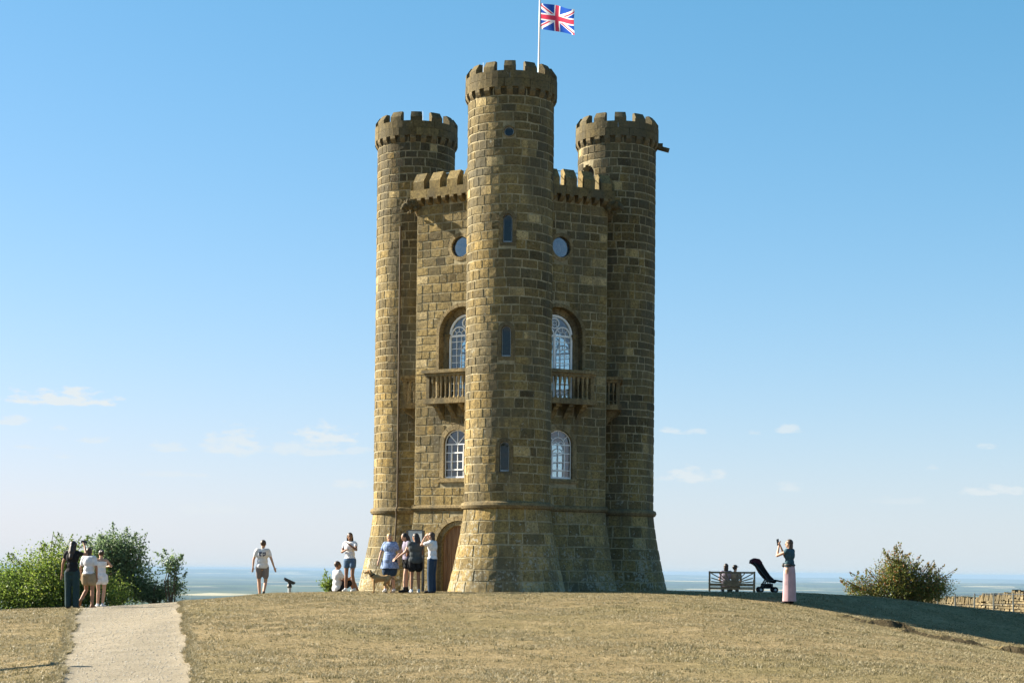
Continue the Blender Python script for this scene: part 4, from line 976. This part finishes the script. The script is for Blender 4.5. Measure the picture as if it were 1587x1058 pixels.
def skin_mat(name, c):
    t = NT(name, .55, .3); t.b.inputs['Subsurface Weight'].default_value = 0; t.color(c); return t.mat
SK_L = skin_mat('pale_skin', (.42,.25,.17)); SK_T = skin_mat('tanned_skin', (.29,.15,.09)); SK_D = skin_mat('brown_skin', (.20,.105,.065))
H_DK = simple('dark_hair', (.018,.012,.010), .5, .4, scale=60); H_BR = simple('brown_hair', (.05,.028,.016), .5, .4, scale=60); H_BL = simple('fair_hair', (.36,.24,.11), .5, .4, scale=60)
V3 = Vector
def person(x, y, rz, h, label, skin, hair, hairstyle, top, legs, pose=None, shoes=None, build=1.0, z=None, face=False, group=None, sh=1.0):
    """local frame: x to the person's right, y forward, z up, for a 1.7 m figure"""
    s = h/1.7; J = dict(pel=(0,0,.93), wst=(0,.0,1.08), chs=(0,.0,1.28), nck=(0,-.01,1.44), hd=(0,.02,1.575),
        sL=(-.163*sh,0,1.372), sR=(.163*sh,0,1.372), eL=(-.235,-.02,1.12), eR=(.235,-.02,1.12), hL=(-.25,.05,.89), hR=(.25,.05,.89),
        kL=(-.10,.02,.50), kR=(.10,.02,.50), fL=(-.11,0,.07), fR=(.11,0,.07), tL=(-.13,.15,.03), tR=(.13,.15,.03), pL=(-.095,0,.90), pR=(.095,0,.90))
    J.update(pose or {}); J = {k: V3(v) for k, v in J.items() if k != 'cap'}; B_ = build
    def torso(b, o=0):
        q = Matrix.Rotation(0, 3, 'Z'); ax = (J['sR']-J['sL']); ang = math.atan2(ax.y, ax.x); q = Matrix.Rotation(ang, 3, 'Z')
        b.ball(J['pel'], (.160*B_+o, .115*B_+o, .125+o), 14, 10, q); b.ball(J['wst'], (.132*B_+o, .10*B_+o, .13+o), 14, 10, q)
        b.ball(J['chs'], (.158*B_+o, .112*B_+o, .155+o), 14, 10, q); b.cap(J['sL']*.82+J['nck']*.18, J['sR']*.82+J['nck']*.18, .058+o, .058+o)
        return b
    b = torso(MB()); H = J['hd']
    b.cap(J['chs'].lerp(J['nck'], .6), J['nck'].lerp(H, .4), .055, .048); fw = (pose or {}).get('look', (0,1,0)); fw = V3(fw).normalized(); rt = fw.cross(V3((0,0,1))).normalized(); up = rt.cross(fw)
    Mh = Matrix((rt, fw, up)).transposed()
    b.ball(H+Mh @ V3((0,0,.015)), (.073,.092,.098), 14, 10, Mh); b.ball(H+Mh @ V3((0,.02,-.05)), (.055,.068,.065), 12, 8, Mh)
    b.cap(H+Mh @ V3((0,.085,.015)), H+Mh @ V3((0,.108,-.018)), .010, .015, 6)
    for e in (-1, 1): b.ball(H+Mh @ V3((e*.076,-.005,-.005)), (.012,.02,.03), 8, 6, Mh)
    b.ball(H+Mh @ V3((0,.083,-.055)), (.024,.014,.010), 8, 6, Mh)
    for a in 'LR':
        S_, E, Hn = J['s'+a], J['e'+a], J['h'+a]; w_ = .048*(.6+.4*B_); b.cap(S_, E, w_, .036); b.cap(E, Hn, .037, .025)
        d = (Hn-E).normalized(); sd = d.cross(V3((0,0,1)) if abs(d.z) < .9 else V3((0,1,0))).normalized(); nn = d.cross(sd)
        b.ball(Hn+d*.045, (.036,.016,.05), 10, 8, Matrix((sd, nn, d)).transposed())
        for i, (o_, L) in enumerate(((-.027,.055),(-.009,.068),(.009,.065),(.026,.05))):
            p = Hn+d*.08+sd*o_; m_ = p+d*L*.55+nn*.008; b.cap(p, m_, .0095, .009, 6); b.cap(m_, m_+(d*.7+nn*.5)*L*.6, .009, .0075, 6)
        p = Hn+d*.025+sd*.03; b.cap(p, p+(d*.6+sd*.7)*.05, .012, .010, 6)
        P_, K, F_, T_ = J['p'+a], J['k'+a], J['f'+a], J['t'+a]; b.cap(P_, K, .085*B_, .052); b.cap(K, K.lerp(F_, .35), .052, .054); b.cap(K.lerp(F_, .3), F_, .055, .034)
        b.cap(F_+V3((0,0,-.02)), T_, .036, .024); b.ball(F_+(F_-T_)*.25+V3((0,0,-.035)), .033, 8, 6)
    g = gz(x, y) if z is None else z
    o = skin_like(b, .0125, 'person', skin); o.location = (x, y, g); o.rotation_euler = (0,0,rz); o.scale = (s, s, s); tag(o, label, 'person', group)
    # hair
    if hairstyle:
        hb = MB(); hb.ball(H+Mh @ V3((0,-.018,.032)), (.086,.098,.096), 14, 10, Mh)
        if hairstyle == 'long': 
            n0 = H+Mh @ V3((0,-.07,-.02)); hb.cap(n0, n0+V3((0,-.03,-.14))+Mh@V3((0,-.02,0)), .07, .065); hb.cap(n0+V3((0,-.03,-.14)), J['chs']+Mh @ V3((0,-.125,.0)), .066, .05)
            for e in (-1, 1): hb.cap(H+Mh @ V3((e*.06,-.03,0)), J['nck']+Mh @ V3((e*.075,-.05,-.08)), .035, .028)
        if hairstyle == 'bob': hb.cap(H+Mh @ V3((-.03,-.05,-.02)), H+Mh @ V3((-.03,-.06,-.11)), .055, .05); hb.cap(H+Mh @ V3((.03,-.05,-.02)), H+Mh @ V3((.03,-.06,-.11)), .055, .05)
        if hairstyle == 'pony': hb.ball(H+Mh @ V3((0,-.11,.0)), .04, 8, 6); hb.cap(H+Mh @ V3((0,-.12,-.01)), H+Mh @ V3((0,-.14,-.18)), .03, .018)
        if hairstyle == 'bun': hb.ball(H+Mh @ V3((0,-.10,.06)), .045, 8, 6)
        skin_like(hb, .014, 'hair', hair, o, 2)
    if hairstyle == 'cap' or (pose or {}).get('cap'):
        cb = MB(); cb.ball(H+Mh @ V3((0,0,.055)), (.088,.10,.07), 14, 8, Mh); cb.box(H+Mh @ V3((0,.12,.05)), (.13,.10,.015), Mh); skin_like(cb, .012, 'cap', M_CAP, o, 1)
    if face:
        eb = MB()
        for e in (-1, 1): eb.ball(H+Mh @ V3((e*.030,.082,.015)), (.013,.010,.008), 8, 6, Mh)
        eb.build('eyes', H_DK, o); mb_ = MB(); mb_.ball(H+Mh @ V3((0,.094,-.055)), (.022,.006,.007), 8, 6, Mh); mb_.build('mouth', M_LIP, o)
    # top: (kind, material, sleeve fraction, hem z, looseness)
    kind, mt, slv, hem, lo = top; tb = MB(); torso(tb, .014+lo)
    if kind != 'strap': tb.ball(J['nck']+V3((0,0,-.06)), (.075,.065,.05), 10, 8)
    for a in 'LR':
        S_, E, Hn = J['s'+a], J['e'+a], J['h'+a]
        if slv > 0: tb.cap(S_, S_.lerp(E, min(1, slv)), .061+lo*.6, .056+lo*.5)
        if slv > 1: tb.cap(E, E.lerp(Hn, slv-1), .052, .042)
    if hem < .80:
        base = J['pel']; n = 18; r0 = .165*B_+lo; r1 = r0+.05+lo; tb.lathe([(r0*.95, 0), (r0, .06), (r0*.8, .22)], n, (base.x, base.y, base.z-.06)); 
        rr = []
        for r_, z_ in ((r1, hem), (r1*.99, hem+.03), (r0*1.02, base.z), (r0*.8, base.z+.12)):
            rr.append([V3((base.x+r_*math.cos(2*PI*i/n)*(1+.05*math.sin(i*2.3)), base.y+.78*r_*math.sin(2*PI*i/n), z_)) for i in range(n)])
        for A, C_ in zip(rr[:-1], rr[1:]): tb.quadloop(A, C_)
        tb.add(rr[0], [tuple(range(n))[::-1]]); tb.add(rr[-1], [tuple(range(n))])
    tp = skin_like(tb, .014, 'shirt' if kind != 'dress' else 'dress', mt, o, 3)
    # trim the top at its hem and neckline
    me = tp.data; bm_cut(me, hem if hem >= .80 else hem+.004, J['nck'].z+.012 if kind != 'strap' else J['chs'].z+.07)
    if legs:
        lk, lm, lf = legs; lb = MB(); q = Matrix.Rotation(math.atan2((J['pR']-J['pL']).y, (J['pR']-J['pL']).x), 3, 'Z')
        lb.ball(J['pel'], (.172*B_, .128*B_, .115), 14, 10, q)
        for a in 'LR':
            P_, K, F_ = J['p'+a], J['k'+a], J['f'+a]; w = {'shorts': .022, 'loose': .05, 'jeans': .012, 'wide': .03, 'skirt': .03}[lk]
            if lf <= 1: E_ = P_.lerp(K, lf); lb.cap(P_, E_, .088*B_+w*.6, (.088*(1-lf)+.06*lf)*B_+w)
            else: lb.cap(P_, K, .088*B_+w*.6, .058+w); lb.cap(K, K.lerp(F_, lf-1), .058+w, .046+w*1.15)
        if lk == 'skirt' or (lk == 'wide'): lb.cap(J['pL'].lerp(J['kL'], .3), J['pR'].lerp(J['kR'], .3), .09, .09)
        skin_like(lb, .015, {'shorts': 'shorts', 'jeans': 'jeans', 'skirt': 'skirt', 'wide': 'trousers', 'loose': 'shorts'}[lk], lm, o, 3)
    if shoes:
        for a in 'LR':
            sb = MB(); F_, T_ = J['f'+a], J['t'+a]; hi = shoes[1]; sb.cap(F_+V3((0,0,-.015)), T_+V3((0,0,.008)), .046, .036); sb.ball(F_+(F_-T_)*.25+V3((0,0,-.03)), .042, 8, 6); sb.cap(F_, F_.lerp(J['k'+a], .05+hi), .045, .047)
            skin_like(sb, .014, 'shoe', shoes[0], o, 2)
    return o
import bmesh
def bm_cut(me, z0, z1):
    bm = bmesh.new(); bm.from_mesh(me); g = lambda: bm.verts[:]+bm.edges[:]+bm.faces[:]
    bmesh.ops.bisect_plane(bm, geom=g(), plane_co=(0,0,z0), plane_no=(0,0,-1), clear_outer=True); bmesh.ops.bisect_plane(bm, geom=g(), plane_co=(0,0,z1), plane_no=(0,0,1), clear_outer=True)
    bm.to_mesh(me); bm.free()
M_LIP = cloth('lips', (.30,.10,.08)); M_CAP = cloth('dark_cap', (.03,.03,.035))
WH = cloth('white_cotton', (.60,.60,.62)); BK = cloth('black_cotton', (.012,.013,.015)); TEAL = cloth('dark_teal_cotton', (.018,.040,.045)); TAN = cloth('tan_twill', (.27,.21,.13)); GREY = cloth('grey_cotton', (.16,.15,.16)); DEN = cloth('blue_denim', (.07,.12,.20)); NAVY = cloth('dark_denim', (.022,.042,.075))
BLUE = cloth('pale_blue_print', (.19,.26,.42), var=.5, scale=22); CHAR = cloth('charcoal_nylon', (.055,.065,.07)); LILAC = cloth('mauve_grey_cotton', (.20,.18,.24)); PINK = cloth('pale_pink_linen', (.40,.27,.29), var=.15, scale=5); OLIVE = cloth('grey_khaki_cotton', (.22,.21,.18))
SHB = cloth('black_leather', (.012,.011,.011), .5); SHW = cloth('white_trainer', (.6,.6,.6)); SHT = cloth('tan_leather', (.22,.10,.05), .5)
def phone(x, y, z, rot, label):
    b = MB(); b.box((0,0,0), (.155,.010,.075)); o = b.build('phone', M_IRON); o.location = (x, y, z); o.rotation_euler = rot; c = MB(); c.ball((.06,-.006,.022), (.012,.004,.012), 8, 5); c.build('lens', M_GREYM, o); return tag(o, label, 'phone')

# three women on the path brow, seen from behind
p1 = (at(114, 43.6), 43.6)
person(*p1, R(-6), 1.68, 'woman in black top and dark wide trousers holding up a phone', SK_T, H_DK, 'long', ('tee', BK, .35, .93, .004), ('wide', TEAL, 1.97),
    dict(eR=(.30,.16,1.36), hR=(.20,.30,1.58), hL=(-.27,.02,.87), hd=(.01,.03,1.575), fL=(-.09,0,.07), fR=(.11,0,.07)), (SHB, .03))
phone(p1[0]+.20, p1[1]+.34, gz(*p1)+1.66, (0,0,R(-6)), 'black phone held up sideways by the woman in the black top')
person(at(140, 44.6), 44.6, R(-14), 1.56, 'woman in white tee and tan shorts leaning beside the phone holder', SK_T, H_BR, 'bob', ('tee', WH, .62, .95, .012), ('loose', TAN, .42),
    dict(hd=(-.02,.05,1.55), kL=(-.12,.10,.50), fL=(-.16,-.18,.20), tL=(-.19,-.14,.08), hR=(.22,.04,.86)), (SHT, .02))
bp = (at(158.5, 46.0), 46.0)
person(*bp, R(10), 1.50, 'woman in short white strapless playsuit with one elbow out', SK_L, H_DK, 'bun', ('strap', WH, 0, .86, .004), ('loose', WH, .30),
    dict(eR=(.30,.02,1.22), hR=(.14,.20,1.20), hL=(-.20,.10,.90), look=(-.5,1,0), kL=(-.06,.03,.5), fL=(-.08,.03,.07), fR=(.06,-.02,.07)), (SHW, 0))
# man walking off
mp = person(at(408.5, 54), 54, R(8), 1.80, 'man in printed white tee and grey shorts walking away across the grass', SK_L, H_BR, 'short', ('tee', WH, .5, .88, .012), ('shorts', GREY, .62),
    dict(hd=(.02,.03,1.575), kL=(-.09,.12,.50), kR=(.10,.06,.50), fR=(.04,-.28,.16), tR=(.05,-.24,.03), fL=(-.06,.06,.07), tL=(-.07,.2,.03), eL=(-.25,.02,1.13), hL=(-.27,.02,.90), eR=(.26,-.05,1.13), hR=(.34,-.06,.90), look=(.25,1,-.05)), (SHB, .02))
b = MB()
for (ux, uz, w, hh) in ((-.075,1.30,.05,.10),(-.035,1.32,.025,.07),(-.05,1.24,.05,.03),(.02,1.28,.035,.12),(.07,1.30,.04,.09),(.045,1.25,.05,.03)):
    n = 4; 
    for i in range(n):
        x0 = ux-w/2+w*i/n; x1 = x0+w/n; yb = lambda q: -.128*math.sqrt(max(0, 1-(q/.175)**2))-.006
        b.add([(x0, yb(x0), uz-hh/2), (x1, yb(x1), uz-hh/2), (x1, yb(x1), uz+hh/2), (x0, yb(x0), uz+hh/2)], [(0,1,2,3)])
b.build('shirt_print', cloth('navy_print', (.03,.04,.09)), mp)
# woman in denim shorts, facing the camera
person(at(544, 48), 48, R(160), 1.62, 'woman in white tee and denim shorts with one hand to her mouth', SK_D, H_DK, 'long', ('tee', WH, .35, .96, .004), ('shorts', DEN, .38),
    dict(eL=(-.26,.14,1.20), hL=(-.06,.20,1.36), eR=(.24,.03,1.14), hR=(.03,.20,1.20), look=(-.5,1,-.05), kL=(-.11,.06,.50), fL=(-.15,-.02,.07), fR=(.10,.05,.07)), (SHW, 0), face=True)
# man sitting on the grass
person(at(524.5, 49.3), 49.3, R(-62), 1.7, 'man in white tee sitting low on the grass behind the denim-shorts woman', SK_T, H_BR, 'short', ('tee', WH, .5, .86, .01), ('shorts', BK, .75),
    dict(pel=(0,0,.93), kL=(-.14,.42,1.18), kR=(.14,.42,1.15), fL=(-.12,.62,.78), fR=(.12,.62,.78), tL=(-.13,.76,.74), tR=(.13,.76,.74), eL=(-.22,.16,1.14), hL=(-.08,.38,1.22), eR=(.22,.16,1.14), hR=(.06,.38,1.24), pL=(-.095,.02,.88), pR=(.095,.02,.88)), (SHW, .02), z=gz(at(524.5,49.3), 49.3)-.82, face=True)
# woman in the blue tunic, with dog
person(at(606, 45.2), 45.2, R(164), 1.53, 'heavier woman in loose pale blue tunic and dark cropped shorts', SK_L, H_BL, 'bob', ('dress', BLUE, .55, .68, .012), ('loose', NAVY, .80),
    dict(eL=(-.27,0,1.13), hL=(-.30,.08,.92), eR=(.27,.02,1.12), hR=(.30,.10,.90), look=(-.25,1,-.35), hd=(0,.05,1.56), fL=(-.13,0,.07), fR=(.12,.03,.07)), (SHW, 0), build=1.2, face=True, sh=.98)
# pair of women chatting
person(at(632, 44.9), 44.9, R(115), 1.55, 'long-haired woman in mauve top, black shorts and ankle boots looking down', SK_L, H_DK, 'long', ('tee', LILAC, .3, .93, .006), ('shorts', BK, .42),
    dict(eL=(-.20,.12,1.14), hL=(-.08,.30,.98), eR=(.22,.10,1.13), hR=(.06,.32,.96), hd=(0,.07,1.55), look=(.1,1,-.35), kL=(-.09,.08,.50), kR=(.10,-.04,.50), fL=(-.10,.10,.07), tL=(-.11,.25,.03), fR=(.11,-.06,.07)), (SHB, .14), face=True)
person(at(645.5, 44.7), 44.7, R(20), 1.52, 'woman in sleeveless charcoal top and black shorts standing with back turned', SK_T, H_DK, 'long', ('tee', CHAR, .1, .84, .035), ('loose', BK, .45),
    dict(eL=(-.20,.10,1.13), hL=(-.20,.26,.98), eR=(.23,.08,1.13), hR=(.16,.26,.98), look=(-.8,1,-.1)), (SHW, 0), build=1.1)
person(at(671.5, 44.5), 44.5, R(72), 1.56, 'woman in white tee and flared dark jeans shading her face with both hands', SK_L, H_BR, 'bob', ('tee', WH, .55, .94, .012), ('wide', NAVY, 1.97),
    dict(eL=(-.18,.26,1.32), hL=(-.05,.19,1.55), eR=(.20,.25,1.30), hR=(.06,.18,1.52), hd=(0,.04,1.56)), (SHB, 0))
# photographer on the right
pq = (at(1225, 42.9), 42.9)
o = person(*pq, R(52), 1.58, 'woman in teal waistcoat and long pale pink skirt raising a phone', SK_L, H_BR, 'bob', ('tee', cloth('teal_waistcoat', (.035,.075,.095)), .12, .97, .006), None,
    dict(eL=(-.19,.26,1.26), hL=(-.10,.26,1.52), eR=(.21,.25,1.24), hR=(.03,.28,1.50), look=(-.1,1,.1)), (SHB, .02))
b = MB(); n = 22; rr = []
for r_, z_ in ((.20,.08),(.195,.20),(.185,.5),(.175,.8),(.14,1.04)): rr.append([V3((r_*(1+.06*math.sin(i*5+z_))*math.cos(2*PI*i/n), .85*r_*math.sin(2*PI*i/n)*(1+.05*math.sin(i*3)), z_)) for i in range(n)])
for A, C_ in zip(rr[:-1], rr[1:]): b.quadloop(A, C_)
b.build('skirt', PINK, o, True)
b = MB(); b.ball((0,.0,1.02), (.185,.15,.06), 16, 8); b.ball((.02,.17,1.02), (.09,.05,.06), 10, 8); b.build('waist_bag', M_IRON, o, True)
d_ = Matrix.Rotation(R(52), 3, 'Z') @ V3((-.03,.33,1.62))*(1.58/1.7); phone(pq[0]+d_.x, pq[1]+d_.y, gz(*pq)+d_.z, (0, R(78), R(40)), 'black phone held upright by the woman in the pink skirt')
# two on the bench
bx_, by_, bz_ = BENCH.location
SIT = dict(pel=(0,0,.93), kL=(-.11,.42,.92), kR=(.11,.42,.92), fL=(-.11,.46,.50), fR=(.11,.46,.50), tL=(-.12,.6,.46), tR=(.12,.6,.46), pL=(-.095,.04,.90), pR=(.095,.04,.90), hL=(-.12,.28,1.0), hR=(.12,.28,1.0), eL=(-.22,.06,1.12), eR=(.22,.06,1.12))
person(bx_-.17, by_+.22, R(-6), 1.62, 'seated person with dark hair and mauve top on the bench', SK_L, H_DK, 'bob', ('tee', LILAC, .5, .86, .008), ('jeans', NAVY, 1.9), SIT, (SHB, 0), z=bz_-.42)
person(bx_+.13, by_+.22, R(-2), 1.58, 'seated person in dark cap and grey top on the bench', SK_L, H_DK, 'cap', ('tee', OLIVE, .5, .86, .008), ('jeans', NAVY, 1.9), {**SIT, 'look': (.8,1,0)}, (SHB, 0), z=bz_-.42)
# someone just out of frame whose shadow crosses the turf
xo, yo = -8.75, 26.4
person(xo, yo, R(-70), 1.7, 'man in black standing on the turf beside the path, only his shadow in view', SK_L, H_DK, 'short', ('tee', BK, .5, .88, .01), ('jeans', BK, 1.95), {}, (SHB, .02))

def dog():
    x, y = at(592, 44.7), 44.7; b = MB()    # facing left (-x)
    b.ball((-.16,0,.46), (.15,.10,.14), 12, 8); b.cap((-.12,0,.47), (.16,0,.47), .115, .10); b.ball((.20,0,.47), (.13,.095,.115), 12, 8)
    b.cap((-.24,0,.52), (-.33,0,.64), .085, .07); b.ball((-.37,0,.68), (.085,.07,.07), 12, 8); b.cap((-.42,0,.665), (-.50,0,.64), .045, .032); b.ball((-.53,0,.65), .014, 6, 5)
    for s_ in (-1, 1):
        b.cap((-.34,s_*.06,.72), (-.32,s_*.085,.64), .022, .026, 8)
        b.cap((-.20,s_*.065,.42), (-.21,s_*.065,.24), .05, .03); b.cap((-.21,s_*.065,.24), (-.21,s_*.065,.05), .028, .022); b.cap((-.21,s_*.065,.03), (-.26,s_*.065,.022), .028, .022)
        dx = s_*.06; b.cap((.22,s_*.06,.42), (.18+dx,s_*.065,.28), .075, .045); b.cap((.18+dx,s_*.065,.28), (.30+dx,s_*.065,.17), .04, .026); b.cap((.30+dx,s_*.065,.17), (.26+dx,s_*.065,.04), .025, .02); b.cap((.27+dx,s_*.065,.025), (.21+dx,s_*.065,.02), .026, .02)
    b.cap((.31,0,.52), (.44,0,.44), .03, .022); b.cap((.44,0,.44), (.56,0,.46), .024, .012)
    o = skin_like(b, .012, 'dog', simple('tawny_fur', (.30,.19,.09), .9, .1, var=.3, scale=9), None, 3); o.location = (x, y, gz(x, y)); o.scale = (.8, .8, .8); tag(o, 'tawny short-haired dog standing in front of the woman in blue', 'dog')
    c = MB(); c.tube((-.25,0,.55), (-.27,0,.58), .092, .09, 16); c.build('collar', BK, o)
    e = MB()
    for s_ in (-1, 1): e.ball((-.425,s_*.035,.705), .011, 8, 6)
    e.build('eyes', H_DK, o); e = MB(); e.ball((-.535,0,.652), .016, 8, 6); e.build('nose', H_DK, o)
dog()
def lead():
    a = V3((at(592, 44.7)-.21, 44.7, gz(at(592,44.7),44.7)+.49)); c = V3((at(606, 45.2)-.27, 45.1, gz(at(606,45.2),45.2)+.82)); b = MB(); pts = [a.lerp(c, t)+V3((0,0,-.08*math.sin(PI*t))) for t in [i/8 for i in range(9)]]; b.path(pts, .006, 5)
    tag(b.build('dog_lead', BK), 'thin dark lead between the dog and the woman in blue', 'lead')
lead()

# ------------------------------------------------------------ air
def haze():
    b = MB(); A = 70000; z0, z1 = -200, 16.5
    b.add([(-A,-A,z0),(A,-A,z0),(A,A,z0),(-A,A,z0),(-A,-A,z1),(A,-A,z1),(A,A,z1),(-A,A,z1)], [(0,3,2,1),(4,5,6,7),(0,1,5,4),(1,2,6,5),(2,3,7,6),(3,0,4,7)])
    m_ = bpy.data.materials.new('pale_air'); m_.use_nodes = True; nt = m_.node_tree; nt.nodes.remove(nt.nodes['Principled BSDF'])
    v = nt.nodes.new('ShaderNodeVolumePrincipled'); v.inputs['Color'].default_value = (.28,.42,.58,1); v.inputs['Density'].default_value = 3.4e-5; v.inputs['Anisotropy'].default_value = 0
    nt.links.new(v.outputs[0], nt.nodes['Material Output'].inputs['Volume'])
    b.build('haze', m_, kind='stuff')
haze()
